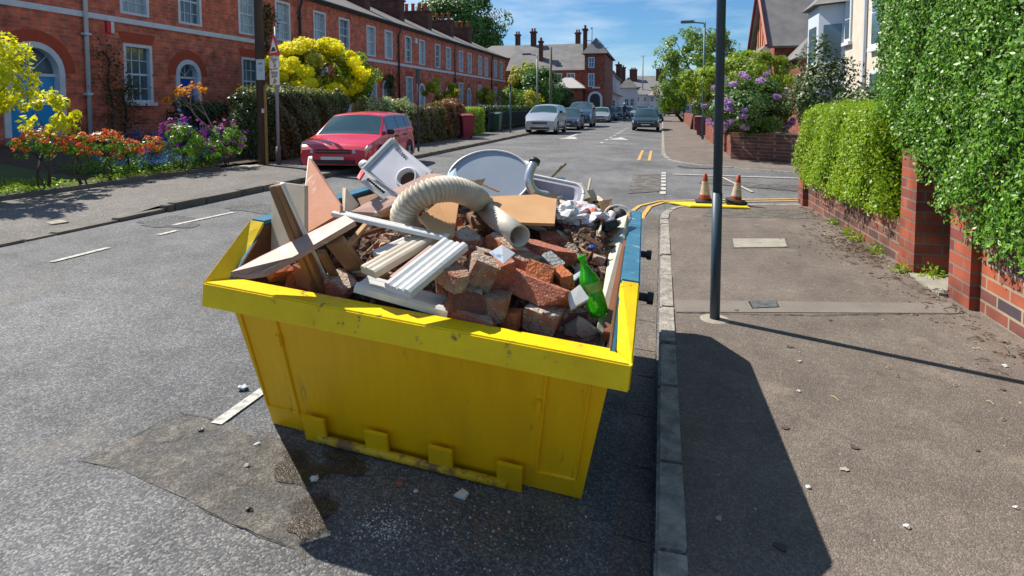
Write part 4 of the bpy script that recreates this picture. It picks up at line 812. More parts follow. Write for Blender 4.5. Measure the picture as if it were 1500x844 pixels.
crumple('plaster_lump', 'small white plaster lump on the near rim edge below the mortar lump', 'stone', S(799,491,.72), (.018,.015,.012), PLASTER, 4, 2)
pn('folded_paper', 'white folded paper with blue print lying on a brick below the pipe mouth', 'paper', mat('paper_print', (.70,.72,.76), .7, (.20,.36,.62), 16, (.6,.66)), [(716,371,1.02),(735,359,1.04),(755,372,1.01),(737,388,.99)], .004)
pn('blue_white_shard', 'pale blue flat shard left of the bottle shoulder', 'shard', mat('pale_blue2', (.40,.52,.56), .4), [(834,408,.91),(850,398,.93),(852,404,.92),(838,416,.90)], .006)
# odd bits on the road around the skip
def on_road(px, py, dz=0):
    p = gz(px, py, 0); 
    for _ in range(6): p = gz(px, py, rz(p.x, p.y))
    return p+V3(0,0,dz)
I4 = Matrix.Identity(4)
for k, (px, py, r, m, nm, lab, ct_) in enumerate([
 (356,571,.024,mat('foil', (.55,.56,.60), .4, (.2,.2,.24), 50),'crumpled_paper','crumpled pale paper ball on the road left of the skip','litter'),
 (295,632,.012,DARKM,'dark_stone','small black stone on the road patch left of the skip','stone'),
 (377,653,.012,PLASTER,'pale_stone','single pale stone near the skip\'s left shadow edge','stone'),
 (362,684,.011,CONC,'pale_stone','grey-tan stone on the road patch below the pale one','stone'),
 (365,748,.012,DARKM,'dark_stone','dark pebble by the crack at the edge of the road patch','stone'),
 (460,704,.017,PLASTER,'plaster_shard','white shard standing on the wet stain under the skip','shard'),
 (585,711,.012,mat('brick_crumb', (.42,.13,.07), .9),'brick_crumb','reddish brick crumb in the skip\'s shadow','stone'),
 (609,721,.009,PLASTER,'plaster_crumb','round white crumb right of the brick crumb','stone'),
 (1170,574,.009,PLASTER,'plaster_crumb','white fleck in the middle of the pavement','stone'),
 (1328,773,.011,PLASTER,'paper_scrap','crumpled white scrap low right on the pavement','litter'),
 (1184,715,.009,PLASTER,'paper_scrap','flat pale fleck right of the skip\'s pavement shadow','litter'),
 (1488,745,.009,PLASTER,'paper_scrap','pale fleck at the right edge of the pavement','litter'),
 (1472,537,.012,PLASTER,'paper_scrap','white litter scrap where the pole shadow reaches the wall','litter')]):
    p = gz(px, py) if px > 900 else on_road(px, py); crumple(nm, lab, ct_, (p.x, p.y, p.z+r*.5), (r*1.1,r,r*.6), m, k, 2, .4, M=I4)
p = on_road(676,728,.012); mb = MB(); mb.panel([p+V3(-.03,-.01,0), p+V3(.02,-.018,.0), p+V3(.028,.01,.006), p+V3(-.004,.024,.008)], .012); mb.build('tile_shard', WHT, label='white wedge-shaped tile shard below the tipping bar', cat='shard')
p = on_road(705,726,.004); mb = MB(); mb.panel([p+V3(-.012,.004,0), p+V3(.014,-.006,0), p+V3(.012,.003,.002), p+V3(-.002,.01,.004)], .002); mb.build('fallen_leaf', LG, label='green leaf right of the white tile shard', cat='leaf')
# ================================================================ POLE, CONES, BOARD
GREYB = mat('pole_blue_grey', (.045,.075,.11), .45, (.035,.06,.09), 7)
pl = thing('lamp_post', 'dark blue-grey metal pole standing on the near right pavement', 'pole', (.382,4.28,0))
mb = MB(); mb.tube([V3(0,0,-.1), V3(0,0,.9)], .0345, 20); mb.build('base_section', GREYB, pl, smooth=True)
mb = MB(); mb.tube([V3(0,0,.9), V3(0,0,4.6)], .031, 20); mb.build('shaft', GREYB, pl, smooth=True)
mb = MB(); mb.lathe([(.0,.006),(.09,.004),(.13,-.01)], None, 14); mb.build('footing', CONC, pl)
def cone(label, x, y, lean, tyre):
    t = thing('traffic_cone', label, 'cone', (x, y, .012), 0, 'traffic cones on the yellow board')
    M = Matrix.Rotation(R_(lean), 4, 'Y'); RB = mat('rubber_base', (.035,.03,.03), .8); RO = mat('cone_orange', (.50,.045,.012), .6, (.26,.03,.015), 14); WB = mat('cone_band', (.62,.52,.44), .6, (.4,.3,.22), 16)
    mb = MB(); mb.box(-.14,.14,-.14,.14,0,.035, M); mb.lathe([(.115,.035),(.10,.06),(.095,.07)], M, 20); mb.build('base', RB, t, bevel=.008)
    f = lambda z: .085-(z-.07)*.155
    def seg(a, b, nm, m): mb = MB(); mb.lathe([(f(a),a),(f(b),b)] if b < .44 else [(f(a),a),(f(b),b),(f(b)-.006,b+.004),(0,b+.004)], M, 20); mb.build(nm, m, t, smooth=True)
    seg(.07,.13,'lower_body',RO); seg(.13,.34,'reflective_band',WB); seg(.34,.45,'tip',RO)
    if tyre: mb = MB(); mb.lathe([(.10,.085),(.16,.075),(.165,.06),(.16,.045),(.1,.04)], Matrix.Rotation(R_(6), 4, 'Y') @ M, 20); mb.build('spare_base', RB, t, smooth=True)
cone('orange and white cone left of the blue pole, upright', .66, 9.42, 0, False)
cone('dirty cone right of the blue pole, leaning on doubled black bases', 1.1, 9.38, 5, True)
pb = thing('covering_board', 'bright yellow flat board on the corner pavement under the cones', 'board', (.7,9.2,.01))
mb = MB(); mb.hexa([V3(-.62,.14,-.0), V3(.54,.2,0), V3(.56,-.16,0), V3(-.28,-.22,0)], [V3(-.62,.14,.014), V3(.54,.2,.014), V3(.56,-.16,.014), V3(-.28,-.22,.014)]); mb.build('sheet', mat('board_yellow', (.80,.58,.01), .5), pb)
mb = MB(); mb.tube([V3(-.26,-.2,.02), V3(.54,-.145,.02)], .005, 6); mb.build('edge_lip', mat('board_yellow', (.80,.58,.01), .5), pb)

# ================================================================ TERRACE ON THE LEFT
FBR = brick_mat('facade_brick', (.82,.175,.085), (.50,.11,.07), (.50,.26,.19), .27, .105, .012, bias=-.05, noise=.5)
SLATE = mat('slate_roof', (.13,.12,.11), .75, (.20,.18,.155), 4, bump=.3, bs=20, col3=(.24,.21,.15), ns3=9, nc3=(.6,.7))
WP = mat('white_painted', (.66,.70,.76), .55, (.56,.60,.66), 4); ARCHB = mat('red_rubbed_brick', (.46,.075,.028), .85, (.36,.06,.03), 8)
GL = glass_mat('window_glass', (.07,.12,.16)); GLSKY = glass_mat('reflected_sky_glass', (.30,.38,.44), .15)  # second glass, for far panes: reflected sky painted into its pale colour
BRD = mat('blue_door', (.01,.08,.48), .4); TEAL = mat('bright_blue_door', (.01,.32,.66), .4); WDOOR = mat('white_door', (.55,.60,.66), .5); CLAY = mat('clay_pot', (.38,.10,.05), .85); CHB = brick_mat('chimney_brick', (.16,.045,.03), (.09,.03,.025), (.12,.08,.06), .23, .085, .01)
PIPE = mat('black_pipe', (.03,.035,.045), .5); PIPEW = mat('white_pipe', (.60,.64,.70), .5)
FX = -15.
def sash(parent, y, z0, z1_, w_, X=FX, glass=GL, wm=WP, nx_=2, nz_=4, sill=True, reveal=.13, Mx=None):
    # recessed sash window in the plane x=X facing +x
    f = MB(); h = w_/2; d = X-reveal
    def B(a, b, c, e, g, i): f.box(a, b, c, e, g, i, Mx)
    B(d, X+.012, y-h-.09, y-h, z0, z1_+.06); B(d, X+.012, y+h, y+h+.09, z0, z1_+.06); B(d, X+.012, y-h, y+h, z1_-.03, z1_+.06); B(d+.01, X+.01, y-h, y+h, z0, z0+.07)
    zm = (z0+z1_)/2; B(d, d+.05, y-h, y+h, zm-.03, zm+.03)
    for k in range(1, nx_+1): B(d, d+.035, y-h+w_*k/(nx_+1)-.012, y-h+w_*k/(nx_+1)+.012, z0, z1_)
    for k in range(1, nz_): 
        if k*2 != nz_: B(d, d+.035, y-h, y+h, z0+(z1_-z0)*k/nz_-.012, z0+(z1_-z0)*k/nz_+.012)
    if sill: B(X-.02, X+.09, y-h-.16, y+h+.16, z0-.10, z0-.003)
    w0 = f.build('window', wm, parent)
    p = MB(); p.box(d-.03, d+.012, y-h, y+h, z0, z1_, Mx); p.build('pane', glass, w0)
    return w0
def arc_pts(y, z, r, n=14): return [(y+r*math.cos(math.pi*i/n), z+r*math.sin(math.pi*i/n)) for i in range(n+1)]
def house(y0, y1, label, ups, lows, door, zd=.75, arch_w=1.05, zs=2.62, doorm=WDOOR, chim=True, seed=0, wide=False):
    t = thing('terraced_house', label, 'house', (FX, y0, 0), 0, 'terraced brick houses along the left side')
    T = Matrix.Translation((-FX, -y0, 0))
    holes = [(u-.47, u+.47, 4.16, 5.72) for u in ups]+[(l-.47, l+.47, 1.62, 3.28) for l in lows]
    if door is not None: holes.append((door-arch_w/2, door+arch_w/2, zd, zs+arch_w/2))
    Y = sorted({y0, y1, *[h[0] for h in holes], *[h[1] for h in holes]}); Z = sorted({0., 3.87, 6.25, *[h[2] for h in holes], *[h[3] for h in holes]})
    mb = MB()
    for a, b in zip(Y, Y[1:]):
        for c, d in zip(Z, Z[1:]):
            if any(h[0] <= (a+b)/2 <= h[1] and h[2] <= (c+d)/2 <= h[3] for h in holes): continue
            mb.box(FX-.24, FX, a, b, c, d)
    if door is not None:                                               # spandrels over the arch
        ap = arc_pts(door, zs, arch_w/2, 14)
        for half, cy in ((ap[:8], door+arch_w/2), (ap[7:], door-arch_w/2)):
            q = [(cy, zs+arch_w/2)]+list(half)
            mb.hexa([(FX-.24, a, b) for a, b in q], [(FX, a, b) for a, b in q])
    mb.box(FX-8, FX-.26, y0, y0+.2, 0, 6.2); mb.box(FX-8, FX-.26, y1-.2, y1, 0, 6.2); mb.box(FX-8, FX-7.8, y0+.2, y1-.2, 0, 6.2)
    mb.build('wall', FBR, t, M=T)
    mb = MB(); mb.box(FX-7.7, FX-.5, y0+.3, y1-.3, .1, 6.1); mb.build('interior', mat('dark_room', (.02,.02,.022), .9), t, M=T)
    mb = MB(); mb.box(FX, FX+.045, y0, y1, 3.88, 4.03); mb.build('string_course', WP, t, M=T)
    for h in holes:
        if door is not None and h[2] == zd: continue
        z_ = h[3]; mb = MB(); c = (h[0]+h[1])/2
        if z_ < 4: mb.hexa([(FX,h[0]-.04,z_+.07),(FX,h[1]+.04,z_+.07),(FX,h[1]+.16,z_+.36),(FX,h[0]-.16,z_+.36)], [(FX+.008,h[0]-.04,z_+.07),(FX+.008,h[1]+.04,z_+.07),(FX+.008,h[1]+.16,z_+.36),(FX+.008,h[0]-.16,z_+.36)]); mb.build('lintel', ARCHB, t, M=T)
    rg = random.Random(seed)
    for u in ups: sash(t, u-y0, 4.16, 5.70, .80, 0, rg.choice((GLSKY,GLSKY,GL)) if y0 > 12 else GL, sill=False)
    for l in lows: sash(t, l-y0, 1.62, 3.26, .80, 0, GL if y0 < 20 else GLSKY)
    if door is not None:
        ap = arc_pts(door, zs, arch_w/2-.004); ip = arc_pts(door, zs, arch_w/2-.15); op = arc_pts(door, zs, arch_w/2+.30)
        mb = MB()
        for i in range(len(ap)-1):
            mb.hexa([(FX-.2,*ip[i]),(FX-.2,*ip[i+1]),(FX-.2,*ap[i+1]),(FX-.2,*ap[i])], [(FX+.03,*ip[i]),(FX+.03,*ip[i+1]),(FX+.03,*ap[i+1]),(FX+.03,*ap[i])])
        for s in (-1, 1):
            a, b = sorted((door+s*(arch_w/2-.004), door+s*(arch_w/2-.15))); mb.box(FX-.2, FX+.03, a, b, zd, zs)
        mb.box(FX-.2, FX-.12, door-arch_w/2+.15, door+arch_w/2-.15, zs-.10, zs-.02)
        for a in (45, 90, 135): mb.tube([V3(FX-.15, door, zs), V3(FX-.15, door+(arch_w/2-.15)*math.cos(R_(a)), zs+(arch_w/2-.15)*math.sin(R_(a)))], .012, 4)
        df = mb.build('door_surround', WP, t, M=T)
        mb = MB(); q = [(door+(arch_w/2-.15)*math.cos(math.pi*i/12), zs+(arch_w/2-.15)*math.sin(math.pi*i/12)) for i in range(13)]
        mb.hexa([(FX-.20,a,b) for a, b in q], [(FX-.18,a,b) for a, b in q]); mb.build('fanlight', GL, df, M=T)
        mb = MB(); a_, b_ = door-arch_w/2+.15, door+arch_w/2-.15; mb.box(FX-.20, FX-.16, a_, b_, zd, zs-.10)
        for (p, q) in ((.08,.46),(.54,.92)):
            for (c, d) in ((.08,.42),(.50,.92)): mb.box(FX-.158, FX-.148, a_+(b_-a_)*p, a_+(b_-a_)*q, zd+(zs-.1-zd)*c, zd+(zs-.1-zd)*d)
        dr = mb.build('door', doorm, t, M=T, bevel=.004)
        mb = MB(); mb.lathe([(0,0),(.03,.01),(.03,.04),(0,.05)], align((FX-.148, b_-.08, zd+.95), (1,0,0)), 10); mb.build('door_knob', mat('brass', (.6,.42,.12), .3, metal=1), dr, M=T)
        mb = MB()
        for i in range(len(ap)-1): mb.hexa([(FX,*ap[i]),(FX,*ap[i+1]),(FX,*op[i+1]),(FX,*op[i])], [(FX+.008,*ap[i]),(FX+.008,*ap[i+1]),(FX+.008,*op[i+1]),(FX+.008,*op[i])])
        mb.build('arch', ARCHB, t, M=T)
        mb = MB(); mb.box(FX, FX+.7, door-arch_w/2, door+arch_w/2, .3, zd-.01); mb.build('door_step', CONC, t, M=T)
    # roof, gutter, chimney
    mb = MB(); q = [(FX+.22, 6.24), (-19.2, 8.25), (FX-8.3, 6.24)]; mb.hexa([(a, y0, b) for a, b in q]+[], [(a, y1, b) for a, b in q]); rf = mb.build('roof', SLATE, t, M=T)
    mb = MB(); mb.box(FX, FX+.2, y0, y1, 6.10, 6.20); mb.tube([V3(FX+.25,y0,6.20), V3(FX+.25,y1,6.20)], .06, 8); mb.build('gutter', PIPE, rf, M=T)
    if chim:
        mb = MB(); mb.box(-19.6, -16.9, y1-.35, y1+.35, 7.0, 8.5); mb.box(-19.68, -16.82, y1-.42, y1+.42, 8.5, 8.62); c_ = mb.build('chimney', CHB, t, M=T)
        for k in range(5):
            mb = MB(); mb.lathe([(.13,8.62),(.12,9.1),(.15,9.12),(.15,9.2),(.10,9.2)], Matrix.Translation((-19.3+k*.52, y1, 0)), 12)
            mb.build('chimney_pot', CLAY, c_, M=T, smooth=True)
    return t
HS = [ (7.6,12.38,'nearest terraced brick house, with the light blue arched door at the left edge',[9.1,10.55],[8.6],11.1,TEAL,False,1.5),
 (12.38,17.2,'second terraced brick house, with the royal blue door and climbing plant by its window',[14.02,16.1],[14.07],15.95,BRD,False,1.05),
 (17.2,22.0,'third terraced brick house, behind the wooden telegraph pole and warning sign',[18.85,20.95],[18.95],20.95,WDOOR,False,1.05),
 (22.0,26.8,'fourth terraced brick house, rising behind the golden bush',[23.6,25.7],[23.7],25.7,WDOOR,False,1.05),
 (26.8,31.6,'fifth terraced brick house, behind the variegated shrub, up to the tall black downpipe',[28.4,30.45],[28.5],30.1,WDOOR,True,1.0),
 (31.6,36.4,'sixth terraced brick house, first one past the step in the white band',[33.1,35.2],[33.2],35.1,WDOOR,True,1.0),
 (36.4,41.2,'seventh terraced brick house, with a leafy light shrub before its door',[37.9,40.0],[37.9],39.9,WDOOR,True,1.0),
 (41.2,46.0,'eighth terraced brick house, past the second downpipe',[42.7,44.8],[42.7],44.6,WDOOR,True,1.0),
 (46.0,50.8,'ninth terraced brick house, last but one of the row',[47.6,49.4],[47.5],49.3,WDOOR,True,1.0),
 (50.8,55.8,'last terraced brick house, at the far end of the row',[52.3,54.3],[52.3],54.2,WDOOR,False,1.0)]
for k, (a, b, lab, ups, lows, dr, dm, ch, aw) in enumerate(HS): house(a, b, lab, ups, lows, dr, doorm=dm, chim=ch, seed=k, arch_w=aw, zs=2.35 if k == 0 else 2.5)
def downpipe(label, y, m, z0=.3, bend=True):
    t = thing('downpipe', label, 'downpipe', (FX+.09, y, 0)); mb = MB(); mb.tube([V3(.12,0,6.12), V3(.1,0,5.9), V3(0,-.0,5.6), V3(0,0,z0)], .055, 8); mb.build('pipe', m, t, smooth=True)
    for z in (5.2,3.4,1.8): mb = MB(); mb.box(-.08,.07,-.09,.09,z,z+.06); mb.build('bracket', m, t)
downpipe('white drainpipe down the front between the two nearest houses', 12.42, PIPEW)
downpipe('black drainpipe between the third and fourth houses, right of the warning sign', 22.0, PIPE)
downpipe('black drainpipe at the step in the white band', 31.6, PIPE); downpipe('grey-green drainpipe halfway along the far part of the terrace', 41.2, mat('green_pipe', (.12,.17,.16), .5)); downpipe('dark drainpipe near the far end of the terrace', 50.8, PIPE)
# alarm box on the facade
ab = thing('alarm_box', 'narrow red and white alarm box high on the second house', 'alarm box', gx(158,40,FX)); mb = MB(); mb.box(0,.08,-.09,.03,-.16,.16); mb.build('red_half', RED, ab); mb = MB(); mb.box(0,.08,.032,.13,-.16,.16); mb.build('white_half', WHT, ab)
ab = thing('alarm_box', 'small white alarm box under the eaves of the sixth house', 'alarm box', gx(608,60,FX)); mb = MB(); mb.box(0,.1,-.14,.14,-.16,.16); mb.build('housing', WHT, ab)
# ================================================================ LEFT GARDENS
def gzl(px, py, z): p = gz(px, py, z); return p
YL = leaf_mat('leaf_golden', (.52,.60,.015), (.90,.84,.03), .5); YF = leaf_mat('blossom_yellow', (.92,.84,.01), (.96,.92,.03), .45, .7); RL = leaf_mat('leaf_red', (.60,.06,.03), (.85,.30,.06), .35)
LM = leaf_mat('leaf_mid', (.08,.22,.02), (.24,.42,.03), .35); LDK = leaf_mat('leaf_dark', (.025,.06,.012), (.06,.11,.02), .2); LDK2 = leaf_mat('leaf_brownish', (.07,.08,.02), (.17,.14,.04), .25); LV = leaf_mat('leaf_variegated', (.12,.24,.04), (.62,.64,.34), .3)
LB = leaf_mat('blossom_blue', (.06,.16,.70), (.20,.42,.85), .3, .7); LPU = leaf_mat('blossom_magenta', (.30,.03,.34), (.50,.10,.50), .3, .7); OR = leaf_mat('blossom_orange', (.80,.28,.02), (.90,.50,.03), .3, .7); BRN = leaf_mat('leaf_rust', (.22,.09,.03), (.34,.18,.06), .25)
def at(px, py, X): return gx(px, py, X)
def shrub(label, px, py, X, r, n, size, m, seed, cat='shrub', name='shrub', base=None, **k):
    c = gx(px, py, X); return tree(name, label, (c.x, c.y, base if base is not None else .15), c, r, n, size, m, seed, cat=cat, r0=.03, stems=3, nl=4, **k)
tree('golden_leaved_tree', 'small tree with bright yellow-green leaves at the left edge', (-9.9,6.4,.15), (-10.1,6.55,1.85), (.95,.75,1.05), 5200, .105, YL, 41, clumps=34, cr=.26, r0=.04, nl=6)
c = gx(70,170,-9.7); tree('golden_leaved_tree', 'sparse lower yellow-green sprays right of the golden tree, before the blue door', (-9.7,7.3,.15), c, (.45,.5,.5), 700, .10, YL, 42, clumps=20, cr=.24, r0=.015, nl=4, cat='shrub')
for k, (px, py, X, r, lab) in enumerate([(58,214,-9.8,(.4,.4,.28),'red-tipped shrub leftmost in the flower bed'),(112,214,-9.7,(.28,.3,.22),'red-tipped shrub second from the left, near the lawn edge'),(156,215,-9.8,(.36,.36,.30),'tallest red-tipped shrub, before the white drainpipe'),(188,222,-9.8,(.28,.28,.2),'small orange-red shrub among the blue flowers'),(222,217,-9.9,(.28,.3,.2),'red-tipped shrub rightmost, by the blue flowers')]):
    c = gx(px, py, X); t = tree('red_shrub', lab, (c.x, c.y, .17), c, r, 500, .062, LM, 50+k, cat='shrub', r0=.015, stems=3, nl=3, clumps=16, cr=.3)
    rng = np.random.default_rng(k); P, N = crown(rng, (c.x, c.y, c.z+.05), [x*1.02 for x in r], 520, 18, .22, .8); leaves('red_foliage', P-np.array((c.x, c.y, .17)), .062, RL, t, 70+k, .45, N)
def bed(name, label, x0, x1, y0, y1, zf, h, n, size, m, seed, kind='stuff'):
    rng = np.random.default_rng(seed); P = np.stack([rng.uniform(x0,x1,n), rng.uniform(y0,y1,n), rng.uniform(0,1,n)**.7*h], 1); P[:,2] *= .7+.5*np.sin(P[:,0]*4+P[:,1]*3)*np.sin(P[:,1]*5); P[:,2] += zf
    return leaves(name, P, size, m, None, seed, .3, label=label, kind=kind)
bed('green_bedding', 'dense green stems of the flower bed', -11.2, -9.65, 8.6, 11.2, .18, .38, 5200, .07, LM, 61); bed('blue_flowers', 'pale blue flowers over the bed in front of the drainpipe', -10.9, -9.62, 9.0, 11.3, .32, .36, 5200, .038, LB, 62)
bed('bluebells', 'deep blue flowers below the window of the second house', -14.2, -12.2, 12.2, 15.5, .45, .42, 3600, .05, LB, 63); bed('green_bedding', 'dark green leaves under the far blue flowers', -14.5, -12.0, 11.5, 15.8, .42, .32, 4200, .08, LDK, 64)
bed('border_grass', 'short grass and weeds along the garden edging', -9.95, -9.55, 5.5, 10.9, .12, .13, 2600, .05, LG, 65); bed('border_grass', 'tufts at the left garden edge', -10.4, -9.55, 5.0, 7.6, .14, .2, 1800, .07, LG, 66)
for k, (px, py, r, lab) in enumerate([(268,205,(.42,.45,.42),'flowering clump with magenta flower heads left of the telegraph pole'),(330,208,(.45,.5,.42),'second magenta and green flowering clump, touching the telegraph pole'),(298,222,(.45,.5,.28),'bright green leafy clump at the pavement edge before the magenta flowers')]):
    c = gx(px, py, -9.7); t = tree('flowering_plant', lab, (c.x, c.y, .15), c, r, 2300, .055, LM, 80+k, cat='plant', r0=.012, stems=4, nl=4, clumps=34, cr=.24)
    if k < 2:
        rng = np.random.default_rng(k); P, N = crown(rng, (c.x, c.y, c.z+.1), [x*1.1 for x in r], 620, 50, .075, .85); leaves('blossom', P-np.array((c.x, c.y, .15)), .045, LPU, t, 90+k, .8, N)
c = gx(290,165,-12.5); tree('grassy_shrub', 'dark green rounded bush below the royal blue door', (c.x,c.y,.4), c, (.9,.9,.5), 2600, .09, LDK, 95, cat='shrub', r0=.03, stems=3, nl=4)
# climbing plant on the wall by the window
def climber(label, pts, n, size, m, seed, X=FX+.12):
    P0_ = [gx(px, py, X) for px, py in pts]; t = thing('climbing_plant', label, 'climber', (X, P0_[0].y, .4)); o = Vector((X, P0_[0].y, .4)); rng = np.random.default_rng(seed); pp_ = smooth_path([p-o for p in P0_], 12)
    mb = MB(); mb.tube(pp_, .03, 6); mb.build('stem', BARK, t); q = np.array([list(pp_[i]) for i in rng.integers(0, len(pp_), n)])+rng.normal(size=(n,3))*np.array([.06,.28,.22]); q[:,0] = np.abs(q[:,0]-0)+.02; leaves('foliage', q, size, m, t, seed, .5)
climber('sparse climbing plant left of the ground-floor window of the second house', [(165,195),(164,150),(158,120),(160,90),(150,75)], 420, .10, LDK2, 3)
climber('leafy climber around the foot of the ground-floor window', [(182,195),(185,165),(180,140),(190,125)], 420, .10, LDK2, 4)
climber('dark creeper on the third house between its upper windows', [(392,75),(388,50),(390,25),(386,15)], 500, .14, LDK2, 5)
climber('dark green climber on the fifth house left of its door', [(536,150),(533,128),(536,110),(532,104)], 900, .14, LDK, 6)
climber('dark creeper round the arched door of the fifth house', [(572,150),(572,130),(568,118),(576,118)], 500, .14, LDK, 7)
climber('ivy up the green drainpipe', [(666,150),(666,135),(665,125)], 300, .14, LDK, 8)
# magnolia-like bare shrub with yellow blooms
t = thing('branching_shrub', 'gnarled bare-branched shrub with scattered yellow blooms left of the telegraph pole', 'shrub', (-10.4,12.2,.2)); o = V3(-10.4,12.2,.2); rg = random.Random(12); mb = MB(); tips = []
def grow(p, d, l, r, k):
    q = p; pts = [p]
    for i in range(3): d = (d+V3(rg.uniform(-.4,.4), rg.uniform(-.4,.4), rg.uniform(-.2,.35))).normalized(); q = q+d*l/3; pts.append(q)
    mb.tube(pts, [r, r*.85, r*.75, r*.6], 5)
    if k == 0: tips.append(q); return
    for _ in range(rg.choice((2,3))): grow(q, (d+V3(rg.uniform(-.9,.9), rg.uniform(-.9,.9), rg.uniform(-.2,.6))).normalized(), l*.74, r*.6, k-1)
grow(V3(0,0,0), V3(-.2,-.1,1), .7, .05, 4); mb.build('branches_or_dark_core', mat('pale_bark', (.30,.22,.16), .85), t)
rng = np.random.default_rng(2); tp = np.array([list(p) for p in tips]); q = tp[rng.integers(0, len(tp), 260)]; q = q[np.argsort(q[:,0])][::1]; sel = tp[rng.integers(0,len(tp),18)]; q = sel[rng.integers(0,18,300)]+rng.normal(size=(300,3))*.04; leaves('blossom', q, .07, OR, t, 3, .8)
# golden bush, hedges
LGY = leaf_mat('leaf_yellow_green', (.30,.33,.02), (.50,.48,.03), .35)
c = gx(470,112,-11.8); tree('golden_bush', 'large bush covered in brilliant yellow flowers behind the tall hedge', (c.x,c.y,.4), c, (1.5,2.2,1.15), 8000, .15, LGY, 101, cat='shrub', r0=.06, stems=3, clumps=40, cr=.28, m2=None)
rng = np.random.default_rng(8); P, N = crown(rng, (c.x+.15, c.y-.3, c.z+.15), (1.6,2.2,1.2), 15000, 80, .17, .8); k_ = (P[:,1]-c.y)*.55 - (P[:,2]-c.z)*.9 < .9
leaves('blossom', P[k_]-np.array((c.x,c.y,.4)), .11, YF, bpy.data.objects['golden_bush'], 9, .8, N[k_])
c = gx(520,112,-11.6); tree('green_bush', 'bright green bushy crown at the right side of the yellow-flowered bush', (c.x,c.y,.4), c, (.9,1.5,1.1), 5200, .15, LG, 103, cat='shrub', r0=.05, stems=2)
HG = leaf_mat('leaf_hedge_dark', (.03,.065,.015), (.10,.13,.03), .2)
hedge('garden_hedge', 'tall dark unclipped hedge behind the wooden telegraph pole and warning sign', -10.9, -9.5, 12.7, 16.6, .1, 1.95, 15000, .085, HG, 111, bumps=.22, rnd=.6)
bed('hedge_flowers', 'yellowish new growth on top of the tall hedge', -10.8,-9.6,12.9,16.4, 1.85, .25, 1500, .06, LGY, 112)
c = gx(578,172,-9.4); tree('variegated_shrub', 'cream-flecked variegated shrub behind the red car', (c.x,c.y,.1), c, (.75,1.2,.85), 6500, .10, LV, 113, cat='shrub', r0=.04, stems=3, clumps=34)
c = gx(540,165,-9.8); tree('variegated_shrub', 'smaller cream-flecked shrub left of the bigger one behind the red car', (c.x,c.y,.1), c, (.5,.9,.65), 3000, .10, LV, 114, cat='shrub', r0=.04, stems=3)
hedge('garden_hedge', 'brownish hedge right of the thin dark post', -9.9, -8.75, 19.4, 23.2, .1, 1.5, 5200, .11, LDK2, 115, bumps=.2, rnd=.7)
hedge('garden_hedge', 'rust-topped hedge section beside the maroon bin', -9.9, -8.75, 23.3, 25.8, .1, 1.72, 3600, .11, BRN, 116, bumps=.2, rnd=.7)
hedge('clipped_hedge', 'small bright green clipped hedge right of the maroon bin', -9.9, -8.9, 26.2, 29.2, .1, 1.45, 3600, .10, LG, 117, bumps=.05, rnd=.6)
hedge('clipped_hedge', 'long dark clipped hedge behind the black railings', -10.2, -9.3, 30.5, 45, .1, 1.55, 6000, .14, LDK, 118, bumps=.05, rnd=.4)
c = gx(645,135,-12.5); tree('light_shrub', 'leafy light green shrub in front of the seventh house door', (c.x,c.y,.3), c, (1.1,1.9,.95), 2200, .2, LGY, 119, cat='shrub', r0=.05, clumps=26, cr=.2)
for k, (px, py, X, r, m, lab) in enumerate([(750,147,-11.5,(1.3,1.6,1.3),LT,'pale green shrub behind the thin teal post'),(775,150,-10.5,(1.2,1.6,1.0),LGY,'yellow-green shrub left of the grey lamp post'),(712,140,-13,(.8,1.5,.8),LGY,'small pale shrub before the last terrace house')]):
    c = gx(px, py, X); tree('light_shrub', lab, (c.x,c.y,.2), c, r, 1700, .2, m, 130+k, cat='shrub', r0=.05)
# railings
rl = thing('railings', 'black iron railings before the long dark hedge', 'railings', (-9.1,30.4,.1))
mb = MB()
for z in (.25,1.05): mb.box(-.02,.02,0,14,z,z+.03)
mb.build('rail', PIPE, rl); mb = MB()
for k in range(100): mb.box(-.01,.01,k*.14-.01,k*.14+.01,.28,1.04) if k else mb.box(-.03,.03,-.03,.03,0,1.2)
mb.build('bars', PIPE, rl)
# garden edging
mb = MB(); mb.box(-9.62,-9.52,5.4,10.95,-.05,.17); tag(mb.build('garden_edging', KERBL, bevel=.01), 'low dark edging along the flower bed', 'edging')
mb = MB(); mb.hexa([V3(-9.7,10.9,0), V3(-9.05,11.3,0), V3(-9.1,11.9,0), V3(-10,11.6,0)], [V3(-9.7,10.9,.115), V3(-9.05,11.3,.115), V3(-9.1,11.9,.115), V3(-10,11.6,.115)]); tag(mb.build('threshold_slab', CONC, bevel=.01), 'flat pale slab at the garden entrance left of the telegraph pole', 'slab')

# ================================================================ STREET FURNITURE
STEELG = mat('galvanised_post', (.26,.28,.30), .5); POLEW = mat('pole_wood', (.10,.065,.045), .85, (.06,.04,.03), 6, bump=.3, stretch=(1,1,.2)); TEALP = mat('teal_post', (.05,.13,.15), .5)
tp_ = thing('telegraph_pole', 'tall dark wooden telegraph pole at the back of the left pavement', 'pole', (-9.3,12.1,.09))
mb = MB(); mb.tube([V3(0,0,-.2), V3(-.05,0,9)], [.108,.095], 14); mb.build('shaft', POLEW, tp_, smooth=True)
c = gx(383,103,-9.3)-V3(-9.3,12.1,.09); mb = MB(); mb.box(-.12,.10,-.012,.0,-.24,.24, Matrix.Translation((c.x+.14,-.17,c.z))); np_ = mb.build('notice_plate', mat('plate_white', (.66,.67,.70), .5), tp_)
mb = MB(); mb.box(-.055,.045,-.004,.0,.12,.16); mb.lathe([(.03,0),(.042,0)], Matrix.Rotation(R_(90), 4, 'X'), 16); mb.build('notice_marks', mat('grey_print', (.25,.25,.28), .6), np_, M=Matrix.Translation((c.x+.14,-.184,c.z)))
